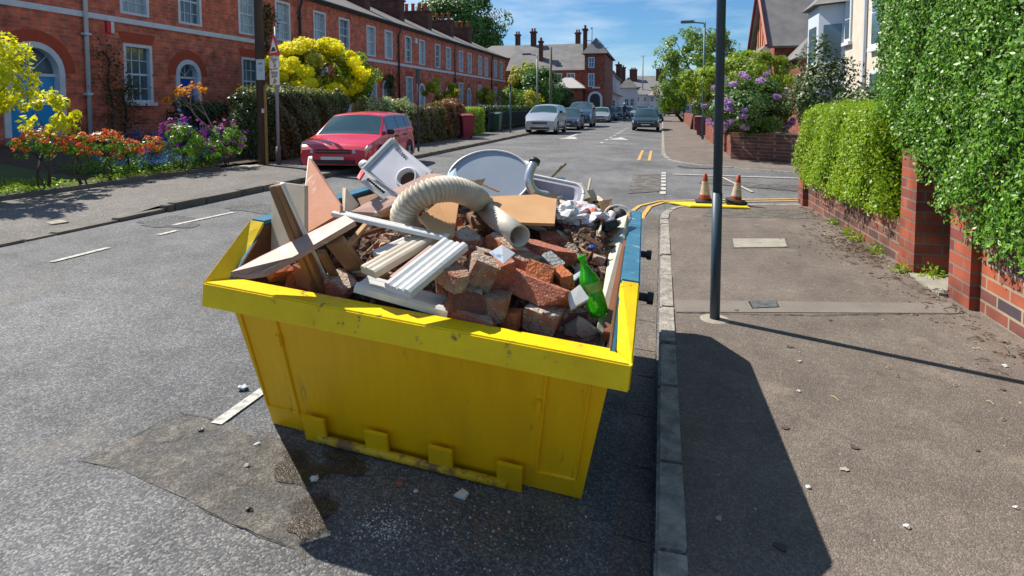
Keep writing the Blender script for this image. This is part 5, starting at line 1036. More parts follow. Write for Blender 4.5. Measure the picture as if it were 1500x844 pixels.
c = gx(372,150,-9.3)-V3(-9.3,12.1,.09); mb = MB(); mb.box(-.03,.03,-.02,.0,-.05,.05, Matrix.Translation((.13,-.12,c.z-.2))); mb.build('tag', mat('plate_white', (.66,.67,.70), .5), tp_)
mb = MB(); mb.tube([V3(.125,-.02,-.1), V3(.115,-.02,1.9)], .035, 8); mb.build('cable_guard', mat('guard_ochre', (.30,.18,.04), .7), tp_)
ws = thing('warning_sign', 'road-hump warning triangle over two plates on a grey post by the hedge', 'road sign', (-8.94,12.2,.09), R_(-30))
mb = MB(); mb.tube([V3(0,0,-.1), V3(0,0,3.3)], .035, 12); mb.build('post', STEELG, ws, smooth=True)
mb = MB(); mb.tube([V3(0,0,-.05), V3(0,0,.45)], .055, 12); mb.build('post_base', mat('dark_base', (.10,.09,.09), .6), ws, smooth=True)
def zof(py): return gx(406, py, -8.94).z-.09
tz, tb = zof(51), zof(82); hw_ = .30
RDS = mat('sign_red', (.60,.03,.06), .4); WHS = mat('sign_white', (.62,.60,.60), .5)
mb = MB(); mb.hexa([V3(-hw_,-.045,tb), V3(hw_,-.045,tb), V3(0,-.045,tz)], [V3(-hw_,-.06,tb), V3(hw_,-.06,tb), V3(0,-.06,tz)]); tr_ = mb.build('triangle', RDS, ws)
i_ = .72; zc = (tb*2+tz)/3; mb = MB(); q = [(-hw_*i_*.95, tb+(zc-tb)*(1-i_)+.02), (hw_*i_*.95, tb+(zc-tb)*(1-i_)+.02), (0, zc+(tz-zc)*i_)]
mb.hexa([V3(a,-.0605,b) for a, b in q], [V3(a,-.063,b) for a, b in q]); mb.build('white_field', WHS, tr_)
mb = MB(); q = [(-.15,0),(.15,0),(.07,.075),(.03,.10),(-.03,.10),(-.07,.075)]; mb.hexa([V3(a,-.0632,tb+.105+b) for a, b in q], [V3(a,-.065,tb+.105+b) for a, b in q]); mb.build('hump_symbol', BLK, tr_)
for k, (p0, p1, rows) in enumerate([(83,101,(.80,.58)),(102.5,125,(.84,.62))]):
    za, zb = zof(p1), zof(p0); mb = MB(); mb.box(-.27,.27,-.055,-.04,za,zb); pb_ = mb.build('sign_plate', WHS, ws, bevel=.006)
    txt = (('Humps', 'for'), ('Humps', 'ahead'))[k]
    GP = mat('faded_print', (.20,.17,.17), .7)
    for rr_, tx in zip(rows, txt): text(tx, .13, Matrix.Translation((0,-.057,za+(zb-za)*rr_)) @ Matrix.Rotation(R_(90), 4, 'X'), GP, pb_)
    mb = MB(); z_ = za+(zb-za)*.25
    if k == 0: mb.hexa([V3(.09,-.056,z_+.05), V3(.09,-.056,z_-.05), V3(-.0,-.056,z_)], [V3(.09,-.058,z_+.05), V3(.09,-.058,z_-.05), V3(-.0,-.058,z_)]); mb.box(-.02,.0,-.058,-.056,z_-.05,z_+.05)
    else: mb.hexa([V3(.12,-.056,z_+.03), V3(.0,-.056,z_+.08), V3(-.1,-.056,z_-.05), V3(.08,-.056,z_-.03)], [V3(.12,-.058,z_+.03), V3(.0,-.058,z_+.08), V3(-.1,-.058,z_-.05), V3(.08,-.058,z_-.03)])
    mb.build('arrow', GP, pb_)
def post(name, label, x, y, h, r, m, cat='post', head=None):
    t = thing(name, label, cat, (x, y, 0)); mb = MB(); mb.tube([V3(0,0,-.1), V3(0,0,h)], [r, r*.8], 10); mb.build('shaft', m, t, smooth=True)
    if head == 'lamp': mb = MB(); mb.tube([V3(0,0,h-.05), V3(-.6,0,h+.02)], r*.6, 8); mb.build('arm', m, t); mb = MB(); mb.box(-1.05,-.45,-.12,.12,h-.02,h+.09); mb.build('lantern', mat('lantern', (.10,.12,.13), .5), t, bevel=.02)
    if head == 'plate': mb = MB(); mb.box(-.02,.02,-.12,.12,h-.45,h); mb.build('plate', PIPE, t)
    if head == 'cap': mb = MB(); mb.tube([V3(0,0,h), V3(0,0,h+.02)], r*2.2, 10); mb.tube([V3(-.9,0,h-2), V3(0,0,h-2)], r*.4, 6); mb.build('antenna_head', m, t)
    if head == 'sign': mb = MB(); mb.hexa([V3(-.13,-.03,h-.25),V3(.13,-.03,h-.25),V3(.13,-.03,h),V3(0,-.03,h+.12),V3(-.13,-.03,h)], [V3(-.13,-.05,h-.25),V3(.13,-.05,h-.25),V3(.13,-.05,h),V3(0,-.05,h+.12),V3(-.13,-.05,h)]); mb.build('plate', mat('sign_back', (.42,.45,.50), .5), t)
    if head == 'cross': mb = MB(); mb.box(-.5,.5,-.03,.03,h-.06,h); mb.build('crossbar', m, t)
    return t
post('post', 'thin dark post with a narrow plate on the left kerb behind the red car', -7.35, 16.9, 2.65, .035, PIPE, head='plate')
post('sign_post', 'thin teal post at the left kerb in front of the silver car', -7.86, 30.3, 2.7, .05, TEALP, 'post', 'plate')
post('lamp_post', 'blue-grey street lamp post beyond the silver car', -8.45, 40, 5.1, .07, STEELG, 'lamp post', 'lamp')
post('utility_pole', 'tall weathered pole right of the lamp post beyond the silver car', -7.55, 40.3, 5.6, .11, mat('pole_grey_wood', (.17,.15,.12), .85), 'pole')
post('lamp_post', 'blue street lamp in the tree left of the near blue pole', 1.81, 28, 5.3, .055, TEALP, 'lamp post', 'lamp')
post('sign_post', 'small pale sign on a short post just right of the near blue pole', 1.87, 20, 2.45, .035, STEELG, 'post', 'sign')
for px, tp, Y, h2, lab in [(866,41,95,'cap','tallest mast on the skyline above the corner building'),(887,70,110,'cross','second mast right of the corner building'),(902,95,120,'cross','third, short mast above the far white houses'),(941,82,120,'cross','lone mast rising over the far slate roofs')]:
    b = gy(px, 156, Y); tt = gy(px, tp, Y); post('mast', 'thin '+lab, b.x, Y, tt.z, .12, mat('mast_grey', (.16,.20,.23), .6), 'mast', h2)
def wheelie(label, x, y, rz_, m):
    t = thing('wheelie_bin', label, 'bin', (x, y, .09 if x < 0 else 0), rz_); mb = MB(); mb.hexa([V3(-.22,-.25,.08),V3(.22,-.25,.08),V3(.22,.22,.08),V3(-.22,.22,.08)], [V3(-.28,-.34,.98),V3(.28,-.34,.98),V3(.28,.32,.98),V3(-.28,.32,.98)]); mb.build('body', m, t, bevel=.02)
    mb = MB(); mb.hexa([V3(-.31,-.38,.985),V3(.31,-.38,.985),V3(.31,.36,.985),V3(-.31,.36,.985)], [V3(-.27,-.34,1.03),V3(.27,-.34,1.03),V3(.27,.34,1.10),V3(-.27,.34,1.10)]); mb.build('lid', m, t, bevel=.015)
    for s in (-1,1): mb = MB(); mb.tube([V3(s*.22,.25,.09), V3(s*.28,.25,.09)], .09, 14); mb.build('wheel', DARKM, t)
    mb = MB(); mb.tube([V3(-.24,.40,.95), V3(.24,.40,.95)], .018, 8); mb.build('handle', m, t)
MAR = mat('maroon_plastic', (.24,.012,.03), .45)
wheelie('maroon wheelie bin on the left pavement beside the rust-topped hedge', -8.25, 24.2, R_(35), MAR)
wheelie('dark maroon wheelie bin on the far right pavement beside the brick walls', 2.0, 30.5, R_(-30), mat('maroon_dark', (.13,.012,.04), .5))
wheelie('grey-green wheelie bin behind the thin teal post', -9.0, 31.5, 0, mat('bin_green', (.03,.08,.06), .5))
# ================================================================ CARS
RUBB = mat('tyre', (.02,.02,.02), .8); RIM = mat('alloy', (.45,.46,.48), .35, metal=.8); CGL = mat('car_glass', (.035,.075,.085), .05, spec=.9); CHROME = mat('chrome', (.7,.7,.72), .2, metal=1); HLG = mat('headlight', (.45,.50,.55), .1, spec=.9); PLATE = mat('number_plate', (.66,.66,.62), .5); ORG = mat('indicator', (.7,.25,.03), .3)
def car(label, x, y, heading, L_, W_, Hh, paint, kind='hatch', detail=True, z=0.):
    t = thing('parked_car', label, 'car', (x, y, z), heading, 'cars parked along the street')   # nose along local -y
    h = L_/2; belt = Hh*.62
    if kind == 'hatch': prof = [(-1,.40,0),(-.95,.475,0),(-.84,.53,0),(-.60,.59,0),(-.55,.60,.0),(-.20,.62,.92),(-.05,.625,.985),(.2,.63,1),(.5,.64,.985),(.74,.655,.93),(.93,.65,.30),(.985,.62,0),(1,.5,0)]
    elif kind == 'mpv': prof = [(-1,.44,0),(-.93,.52,0),(-.82,.60,0),(-.60,.68,0),(-.55,.69,.0),(-.2,.70,.90),(-.05,.70,.98),(.2,.70,1),(.6,.70,.985),(.84,.70,.93),(.96,.68,.3),(.99,.64,0),(1,.5,0)]
    else: prof = [(-1,.42,0),(-.93,.48,0),(-.80,.54,0),(-.42,.61,0),(-.36,.62,0),(-.12,.63,.90),(.0,.64,.98),(.2,.64,1),(.36,.64,.95),(.60,.64,.25),(.66,.64,0),(.94,.60,0),(1,.45,0)]
    xs = [p[0] for p in prof]
    def ip(u, k): return float(np.interp(u, xs, [p[k] for p in prof]))
    NU, NV = 72, 24
    def P(u, v, off=0):                                                # u along (-1 nose), v 0 sill -> 1 roof centre, mirrored by sign
        b = ip(u,1)*Hh; rf = ip(u,2); zr = b+(Hh-b)*rf; e = abs(u)
        wid = W_/2*(1-.13*max(0,(e-.72)/.28)**2.2)*(1-.015*math.cos(u*3)); wr_ = wid*(.97-.20*rf); z0 = Hh*(.14+.05*max(0,(e-.85)/.15))
        if v < .5: k = v/.5; zz = z0+(b-z0)*k; ww = wid*(.955+.05*math.sin(math.pi*min(1,k*1.05))-.02*k)
        elif v < .78: k = (v-.5)/.28; zz = b+(zr-.035*Hh*rf-b)*k; ww = wid*.975+(wr_-wid*.975)*k
        else: k = (v-.78)/.22; ww = wr_*(1-k); zz = zr-.035*Hh*rf*(1-k)**2+.022*Hh*(1-(1-k)**2)*(1 if rf < .1 else .5)
        return V3(ww+(off if v < .78 else 0), u*h, zz+(off if v >= .5 else 0))
    wy = (-.62*h, .60*h); wr = Hh*.225
    def grid(u0, u1, v0, v1, nu, nv, off, side, hole=False):
        vs = []; fs = []
        for i in range(nu+1):
            for j in range(nv+1):
                p = P(u0+(u1-u0)*i/nu, v0+(v1-v0)*j/nv, off); vs.append(V3(p.x*side, p.y, p.z))
        for i in range(nu):
            for j in range(nv):
                a, b, c, d = i*(nv+1)+j, i*(nv+1)+j+1, (i+1)*(nv+1)+j+1, (i+1)*(nv+1)+j
                if hole:
                    m_ = (vs[a]+vs[c])/2
                    if any((m_.y-w)**2+(m_.z-wr)**2 < (wr*1.12)**2 for w in wy) and abs(m_.x) > W_*.3: continue
                fs.append((a,b,c,d))
        return vs, fs
    mb = MB()
    for s in (-1, 1): vs, fs = grid(-1, 1, 0, 1, NU, NV, 0, s, True); mb.add(vs, fs)
    for e in (-1, 1):
        ring = [P(e, v/NV) for v in range(NV+1)]; q = ring+[V3(-p.x, p.y, p.z) for p in ring[::-1][1:]]; mb.add(q, [tuple(range(len(q)))])
    body = mb.build('body', paint, t, smooth=True)
    mb = MB(); mb.box(-W_*.46, W_*.46, -h*.97, h*.97, Hh*.15, Hh*.3); mb.box(-W_*.30, W_*.30, -h*.9, h*.9, Hh*.16, Hh*.5); mb.build('chassis', DARKM, t)
    def pane(name, u0, u1, v0, v1, m, off=.006, par=t, both=True, nu=10, nv=5):
        mb = MB()
        if v1 >= .99:
            for s in (-1,1): vs, fs = grid(u0,u1,v0,v1,nu,nv,off,s); mb.add(vs, fs)
            return mb.build(name, m, par, smooth=True)
        for s in (-1,1): mb = MB(); vs, fs = grid(u0,u1,v0,v1,nu,nv,off,s); mb.add(vs, fs); mb.build(name, m, par, smooth=True)
    ws_ = {'hatch':(-.53,-.225),'mpv':(-.54,-.23),'saloon':(-.35,-.14)}[kind]; rw_ = {'hatch':(.78,.92),'mpv':(.86,.95),'saloon':(.38,.58)}[kind]
    pane('windscreen', ws_[0], ws_[1], .795, 1, CGL); pane('rear_window', rw_[0], rw_[1], .80, 1, CGL)
    f0 = ws_[1]-.04
    sw = {'hatch':((f0,.16),(.19,.52),(.55,.74)),'mpv':((f0,.12),(.15,.50),(.53,.80)),'saloon':((f0,.12),(.15,.40))}[kind]
    for a, b in sw: pane('side_window', a, b, .56, .755, CGL)
    for s in (-1, 1):
        for w in wy:
            wh = thing('wheel', None, None, (0,0,0)); wh.parent = t; wh.location = (s*(W_/2-.10), w, wr)
            mb = MB(); M = Matrix.Rotation(R_(90), 4, 'Y'); q = [(wr*.62,-.10),(wr*.93,-.105),(wr,-.08),(wr,.08),(wr*.93,.105),(wr*.62,.10),(wr*.62,-.10)]; mb.lathe(q, M, 24); mb.build('tyre', RUBB, wh, smooth=True)
            mb = MB(); mb.lathe([(0,s*.085),(wr*.16,s*.085),(wr*.60,s*.06),(wr*.64,s*.085)], M, 24)
            for k in range(5): a = k*2*math.pi/5; mb.tube([M @ V3(0,0,s*.09), M @ V3(wr*.6*math.cos(a), wr*.6*math.sin(a), s*.085)], .022, 5)
            mb.build('rim', RIM, wh)
        if detail:
            for w in wy:
                mb = MB(); q = [V3(s*(W_/2*.985), w+wr*1.13*math.cos(math.pi*i/14), wr+wr*1.13*math.sin(math.pi*i/14)) for i in range(15)]; mb.tube(q, .022, 6); mb.build('wheel_arch', paint, t, smooth=True)
        mb = MB(); M = Matrix.Translation((s*(W_/2+.06), ws_[1]*h-.10*h, P(ws_[0],.5).z+.07)); mb.box(-.09,.09,-.05,.04,-.05,.07, M); mb.build('door_mirror', DARKM, t, bevel=.025)
        pane_u = (-.985,-.86)
    pane('headlight', -.99, -.86, .40, .52, HLG, .012, nu=6, nv=4)
    if detail:
        pane('indicator', -.999, -.96, .34, .40, ORG, .012, nu=3, nv=3)
        for v in (.06,): pane('sill_trim', -.4, .4, .03, .08, DARKM, .008)
        for a in (.165, -.20 if kind != 'saloon' else -.16, .53): 
            for s in (-1,1): mb = MB(); mb.tube([V3(s*(P(a,v).x+.001), P(a,v).y, P(a,v).z) for v in (.1,.2,.3,.4,.5,.55)], .004, 4); mb.build('door_seam', DARKM, t)
        for a in (.10,.45):
            for s in (-1,1): mb = MB(); p = P(a,.43); mb.box(-.012,.012,-.09,.09,-.02,.02, Matrix.Translation((s*(p.x+.008), p.y, p.z))); mb.build('door_handle', DARKM, t, bevel=.006)
    for s in (-1,1):
        mb = MB(); mb.hexa([V3(s*W_*.27,-h-.012,Hh*.35),V3(s*W_*.43,-h+.03,Hh*.36),V3(s*W_*.43,-h+.08,Hh*.36),V3(s*W_*.27,-h+.05,Hh*.35)], [V3(s*W_*.27,-h-.008,Hh*.42),V3(s*W_*.43,-h+.04,Hh*.44),V3(s*W_*.43,-h+.08,Hh*.44),V3(s*W_*.27,-h+.05,Hh*.42)]); mb.build('headlight', HLG, t, bevel=.008)
    mb = MB(); mb.box(-W_*.24, W_*.24, -h-.012, -h+.03, Hh*.345, Hh*.415); mb.build('grille', DARKM, t, bevel=.006)
    mb = MB(); mb.box(-W_*.24, W_*.24, -h-.014, -h-.006, Hh*.375, Hh*.39); mb.build('grille_bar', paint if kind == 'hatch' else CHROME, t)
    mb = MB(); mb.hexa([V3(-W_*.42,-h+.02,Hh*.16),V3(W_*.42,-h+.02,Hh*.16),V3(W_*.46,-h+.1,Hh*.16),V3(-W_*.46,-h+.1,Hh*.16)], [V3(-W_*.42,-h-.02,Hh*.30),V3(W_*.42,-h-.02,Hh*.30),V3(W_*.46,-h+.1,Hh*.30),V3(-W_*.46,-h+.1,Hh*.30)]); mb.build('bumper', paint, t, bevel=.02)
    mb = MB(); mb.box(-W_*.30, W_*.30, -h-.03, -h, Hh*.185, Hh*.24); mb.build('air_intake', DARKM, t)
    mb = MB(); mb.box(-.26,.26,-h-.032,-h-.022,Hh*.25,Hh*.30); mb.build('number_plate', PLATE, t)
    return t
def paint(name, c, metal=.2, rough=.28): return mat(name, c, rough, metal=metal, spec=.6, coat=.6)
CARRED = paint('paint_red', (.66,.010,.045), .0, .25)
car('bright red hatchback parked on the left before the hedge', -7.2, 13.2, R_(8), 3.8, 1.66, 1.36, CARRED, z=.0)
car('silver-white people carrier at the front of the parked row', -6.3, 32.5, 0, 4.1, 1.72, 1.62, paint('paint_silver', (.50,.54,.58), .5), 'mpv')
car('dark blue-grey hatchback behind the silver people carrier', -5.9, 38.2, R_(2), 3.9, 1.66, 1.42, paint('paint_slate', (.05,.08,.11), .4))
car('tall navy estate behind the dark blue-grey hatchback', -5.8, 43.6, R_(2), 4.5, 1.8, 1.85, paint('paint_navy', (.03,.08,.14), .4), 'mpv')
car('pale silver saloon in the middle of the left parked row', -5.6, 56, R_(2), 4.3, 1.72, 1.45, paint('paint_silver2', (.45,.50,.53), .5), 'saloon')
car('black-blue hatchback after the pale silver saloon', -5.4, 62, R_(2), 3.9, 1.68, 1.5, paint('paint_black', (.02,.035,.05), .3))
car('teal hatchback further along the left parked row', -5.0, 70, R_(3), 4.0, 1.7, 1.5, paint('paint_teal', (.02,.12,.14), .3))
car('dark saloon between the teal hatchback and the light grey car, left row', -4.8, 77, R_(4), 4.2, 1.72, 1.48, paint('paint_slate', (.05,.08,.11), .4), 'saloon', False)
car('light grey car near the far end of the left parked row', -4.6, 84, R_(6), 4.2, 1.72, 1.5, paint('paint_grey', (.35,.38,.40), .4), 'saloon', False)
car('pale blue car standing across at the far bend of the street', -6.0, 98, R_(60), 4.3, 1.72, 1.55, paint('paint_pale_blue', (.18,.30,.36), .3), 'hatch', False)
car('dark blue car at the far bend right of the pale blue one', -2.8, 116, R_(70), 4.3, 1.72, 1.5, paint('paint_deep_blue', (.02,.05,.10), .3), 'hatch', False)
car('small dark car last at the far bend', 0.2, 120, R_(80), 4.2, 1.72, 1.5, paint('paint_black', (.02,.035,.05), .3), 'saloon', False)
car('black convertible-looking saloon parked facing the camera on the right kerb', -.98, 38.9, 0, 4.2, 1.66, 1.38, paint('paint_black2', (.012,.025,.035), .2), 'saloon')
car('small dark car behind the black saloon on the right', -.7, 62, 0, 4.0, 1.7, 1.45, paint('paint_slate', (.05,.08,.11), .4), 'hatch', False)
car('red van at the far end of the street', 1.2, 92, 0, 4.6, 1.95, 2.3, paint('paint_van_red', (.42,.012,.02), .0), 'mpv', False)
# ================================================================ CYCLIST
bk = thing('bicycle', 'dark bicycle ridden up the middle of the road', 'bicycle', (-3.55,58,0))
def ringt(c, r, tr): return [V3(c[0], c[1]+r*math.cos(2*math.pi*i/20), c[2]+r*math.sin(2*math.pi*i/20)) for i in range(21)]
for yy in (-.52,.52): mb = MB(); mb.tube(ringt((0,yy,.34),.33,.02), .02, 6, False); [mb.tube([V3(0,yy,.34), V3(0,yy+.32*math.cos(a), .34+.32*math.sin(a))], .004, 4) for a in [k*.785 for k in range(8)]]; mb.build('wheel', RUBB, bk)
mb = MB(); [mb.tube([V3(*a), V3(*b)], .017, 6) for a, b in (((0,-.52,.34),(0,-.38,.92)),((0,-.40,.82),(0,.22,.84)),((0,-.40,.78),(0,.05,.30)),((0,.05,.30),(0,.22,.90)),((0,.05,.30),(0,.52,.34)),((0,.22,.84),(0,.52,.34)))]; mb.build('frame', DARKM, bk)
mb = MB(); mb.tube([V3(-.25,-.36,.98), V3(0,-.40,.95), V3(.25,-.36,.98)], .015, 6); mb.build('handlebar', DARKM, bk); mb = MB(); mb.box(-.07,.07,.12,.36,.90,.95); mb.build('saddle', DARKM, bk, bevel=.02)
def person(label, loc, joints, edges, rad, head, cloth, M=None):
    t = thing('person', label, 'person', loc); me = bpy.data.meshes.new('body'); me.from_pydata(joints, edges, []); o = bpy.data.objects.new('body', me); C.objects.link(o)
    sk = o.modifiers.new('s', 'SKIN'); o.modifiers.new('u', 'SUBSURF').levels = 1
    for v, r_ in zip(me.skin_vertices[0].data, rad): v.radius = (r_, r_)
    me.skin_vertices[0].data[0].use_root = True; dg = bpy.context.evaluated_depsgraph_get(); m2 = bpy.data.meshes.new_from_object(o.evaluated_get(dg)); bpy.data.objects.remove(o)
    skin = mat('skin_tone', (.42,.24,.16), .6); m2.materials.clear(); 
    for m_ in (cloth[0], cloth[1], skin): m2.materials.append(m_)
    for p in m2.polygons: z = p.center.z; p.material_index = 2 if z > head-.16 else (0 if z > .98 else 1)
    b = bpy.data.objects.new('body', m2); C.objects.link(b); b.parent = t; return t
J = [(0,.20,1.0),(0,.12,1.22),(0,.0,1.45),(0,-.05,1.55),(0,-.08,1.66),(0,-.09,1.76), (.19,.0,1.43),(.24,-.16,1.22),(.22,-.35,1.02),(.22,-.40,1.0), (-.19,.0,1.43),(-.24,-.16,1.22),(-.22,-.35,1.02),(-.22,-.40,1.0), (.12,.18,.96),(.14,-.16,.78),(.12,.0,.42),(.12,-.12,.36), (-.12,.18,.96),(-.14,-.12,.62),(-.12,.06,.22),(-.12,-.06,.15)]
E_ = [(0,1),(1,2),(2,3),(3,4),(4,5),(2,6),(6,7),(7,8),(8,9),(2,10),(10,11),(11,12),(12,13),(0,14),(14,15),(15,16),(16,17),(0,18),(18,19),(19,20),(20,21)]
person('cyclist in dark clothes riding a bicycle in the middle of the road', (-3.55,58,0), J, E_, [.15,.16,.17,.06,.095,.08,.07,.05,.035,.04,.07,.05,.035,.04,.10,.075,.045,.04,.10,.075,.045,.04], 1.78, (mat('dark_jacket', (.03,.05,.10), .8), mat('dark_trousers', (.03,.03,.035), .85)))
mb = MB(); mb.lathe([(.10,0),(.115,.03),(.10,.09),(.06,.13),(0,.145)], Matrix.Translation((0,-.09,1.72)), 14); o = mb.build('helmet', mat('helmet_white', (.5,.5,.52), .4), [x for x in bpy.data.objects if x.name.startswith('person')][0], smooth=True)
# ================================================================ BUILDINGS AT THE END OF THE STREET
SLF = mat('far_slate', (.13,.13,.135), .8, (.20,.19,.185), 1.2, bump=.1); FB2 = brick_mat('far_brick', (.38,.10,.06), (.24,.065,.045), (.2,.1,.07), .23, .085, .01); RW = mat('render_white', (.58,.58,.60), .8, (.48,.48,.50), 2); RC = mat('render_cream', (.66,.60,.50), .8, (.58,.52,.43), 2)
def gable_block(t, x0, x1, y0, y1, ze, zr, m, rm, axis='x', hip=0, o=.3, base=0):
    T = Matrix.Translation(-t.location); mb = MB(); mb.box(x0, x1, y0, y1, base, ze)
    if axis == 'x' and not hip: ym = (y0+y1)/2; mb.hexa([(x0,y0,ze),(x0,y1,ze),(x0,ym,zr-.05)], [(x1,y0,ze),(x1,y1,ze),(x1,ym,zr-.05)])
    if axis == 'y' and not hip: xm = (x0+x1)/2; mb.hexa([(x0,y0,ze),(x1,y0,ze),(xm,y0,zr-.05)], [(x0,y1,ze),(x1,y1,ze),(xm,y1,zr-.05)])
    mb.build('wall', m, t, M=T); mb = MB(); a, b, c, d = x0-o, x1+o, y0-o, y1+o
    if axis == 'x': r0, r1 = V3(a+hip,(c+d)/2,zr), V3(b-hip,(c+d)/2,zr)
    else: r0, r1 = V3((a+b)/2,c+hip,zr), V3((a+b)/2,d-hip,zr)
    e_ = [V3(a,c,ze),V3(b,c,ze),V3(b,d,ze),V3(a,d,ze)]
    if axis == 'x': fs = [[e_[0],e_[1],r1,r0],[e_[2],e_[3],r0,r1],[e_[1],e_[2],r1],[e_[3],e_[0],r0]]
    else: fs = [[e_[1],e_[2],r1,r0],[e_[3],e_[0],r0,r1],[e_[0],e_[1],r0],[e_[2],e_[3],r1]]
    if not hip: fs = fs[:2]
    for f in fs: mb.panel([p+V3(0,0,.02) for p in f], .12)
    return mb.build('roof', rm, t, M=T)
def win_y(t, xc, zc, w_, h_, y, m=GL, fm=WP):
    T = Matrix.Translation(-t.location); mb = MB(); mb.box(xc-w_/2-.1, xc+w_/2+.1, y-.05, y, zc-h_/2-.1, zc+h_/2+.1); f = mb.build('window', fm, t, M=T)
    mb = MB(); mb.box(xc-w_/2, xc-.03, y-.07, y-.052, zc+.03, zc+h_/2); mb.box(xc+.03, xc+w_/2, y-.07, y-.052, zc+.03, zc+h_/2); mb.box(xc-w_/2, xc-.03, y-.07, y-.052, zc-h_/2, zc-.03); mb.box(xc+.03, xc+w_/2, y-.07, y-.052, zc-h_/2, zc-.03); mb.build('pane', m, f, M=T)
def chim(t, x, y, z0, z1_, w_=.7, n=3, m=CHB, par=None, ax='x'):
    T = Matrix.Translation(-t.location); mb = MB(); wx, wy_ = (w_, w_*.6) if ax == 'x' else (w_*.6, w_)
    mb.box(x-wx/2, x+wx/2, y-wy_/2, y+wy_/2, z0, z1_); mb.box(x-wx/2-.1, x+wx/2+.1, y-wy_/2-.1, y+wy_/2+.1, z1_, z1_+.18); c_ = mb.build('chimney', m, t, M=T)
    for k in range(n): q = (k-(n-1)/2)*.3; mb = MB(); mb.tube([V3(x+(q if ax == 'x' else 0), y+(q if ax == 'y' else 0), z1_+.16), V3(x+(q if ax == 'x' else 0), y+(q if ax == 'y' else 0), z1_+.55)], .11, 8); mb.build('chimney_pot', CLAY, c_, M=T)
t = thing('corner_building', 'large red brick corner building with slate roofs and round-arched doorway beyond the terrace', 'building', (-10,62,0))
gable_block(t, -16.5, -7.9, 63, 71, 5.4, 8.6, FB2, SLF, 'x')
gable_block(t, -7.8, -5.7, 60.5, 70, 6.9, 8.6, FB2, SLF, 'y', hip=1.2)
gable_block(t, -24, -9, 72, 80, 7.6, 9.6, FB2, mat('far_slate2', (.17,.16,.16), .8), 'x', hip=2)
gable_block(t, -11.3, -7.9, 59.4, 63, 3.35, 4.5, FB2, mat('pavilion_roof', (.40,.38,.36), .8), 'x', hip=1.6)
for xc, zc, w_, h_ in ((-11.0,4.55,.7,.9),(-9.6,4.55,.7,.9)): win_y(t, xc, zc, w_, h_, 62.99)
win_y(t, -9.7, 2.6, .8, 1.35, 59.39)
for zc, h_ in ((6.0,.9),(4.2,1.2)): win_y(t, -7.1, zc, .45, h_, 60.49, mat('blue_sky_pane', (.05,.16,.36), .1))
T_ = Matrix.Translation(-t.location); mb = MB(); ap = arc_pts(-6.7, 2.3, .75); ip_ = arc_pts(-6.7, 2.3, .52)
for i in range(len(ap)-1): mb.hexa([(ip_[i][0],60.44,ip_[i][1]),(ip_[i+1][0],60.44,ip_[i+1][1]),(ap[i+1][0],60.44,ap[i+1][1]),(ap[i][0],60.44,ap[i][1])], [(ip_[i][0],60.5,ip_[i][1]),(ip_[i+1][0],60.5,ip_[i+1][1]),(ap[i+1][0],60.5,ap[i+1][1]),(ap[i][0],60.5,ap[i][1])])
mb.box(-7.45,-7.22,60.44,60.5,0,2.3); mb.box(-6.18,-5.95,60.44,60.5,0,2.3); ds = mb.build('door_surround', WP, t, M=T_)
mb = MB(); mb.box(-7.22,-6.18,60.46,60.498,0,2.3); mb.hexa([(a,60.46,b) for a, b in ip_], [(a,60.498,b) for a, b in ip_]); mb.build('doorway', mat('dark_doorway', (.02,.03,.04), .5), ds, M=T_)
mb = MB(); mb.box(-7.0,-6.2,60.45,60.5,3.35,3.5); mb.build('name_tablet', WP, t, M=T_)
for x, y, a, b, ax in ((-14.6,67,7.6,10.0,'x'),(-13.2,64.5,6.4,8.6,'y'),(-10.4,74,8.4,10.6,'x'),(-7.9,61.6,7.2,9.4,'y'),(-18.2,74,8,10.6,'x')): chim(t, x, y, a, b, .62, 2, CHB, ax=ax)
# white and cream houses at the bend
t = thing('white_house', 'tall narrow white rendered house right of the corner building', 'house', (-9,88,0))
gable_block(t, -8.6, -6.6, 88, 96, 5.6, 7.2, RW, SLF, 'y'); gable_block(t, -8.4, -5.9, 84, 88, 3.0, 3.7, RW, SLF, 'y'); win_y(t, -7.4, 4.1, .6, 1.0, 87.99); win_y(t, -6.8, 1.9, .6, .9, 83.99); chim(t, -6.6, 92, 5.8, 7.8, 1.2, 3, ax='y')
t = thing('white_house', 'grey-white house at the bend with a brick chimney at its left', 'house', (-7,100,0))
gable_block(t, -7.0, -4.3, 100, 108, 4.6, 6.4, RW, SLF, 'y', hip=1.5); win_y(t, -5.8, 2.2, .6, 1.1, 99.99); win_y(t, -4.9, 2.2, .5, 1.1, 99.99); chim(t, -6.8, 102, 4.6, 8.0, 1.3, 3)
for k, (x0, x1, y0, ze, zr, m, rm, lab, ax, hip) in enumerate([(-5.4,-1.2,118,3.8,5.6,RW,SLF,'low white house at the end of the street, left of the pinkish roof','x',1.8),(-2.4,.6,115,3.6,5.2,RW,mat('pink_slate', (.30,.24,.24), .8),'white house with pinkish hipped roof facing down the street','x',1.5),(.7,5.6,119,4.0,5.4,RC,SLF,'cream house at the far right of the street end','x',1.5)]):
    t = thing('far_house', lab, 'house', (x0,y0,0)); gable_block(t, x0, x1, y0, y0+7, ze, zr, m, rm, ax, hip)
    n_ = 3
    for i in range(n_):
        for zc in (2.9, 1.2): win_y(t, x0+(x1-x0)*(i+.5)/n_, zc, .55, .8, y0-.01, mat('far_pane', (.10,.12,.14), .2))
t = thing('far_house', 'big slate-roofed brick block rising behind the low white houses', 'house', (-8,128,0)); gable_block(t, -9.5, 3.2, 128, 138, 5.6, 8.2, FB2, SLF, 'x', hip=3); chim(t, -6.2, 131, 7, 9.4, 1.6, 4); chim(t, -.6, 131, 7, 9.4, 1.6, 4); win_y(t, -3.5, 4.9, .9, 1, 127.99)
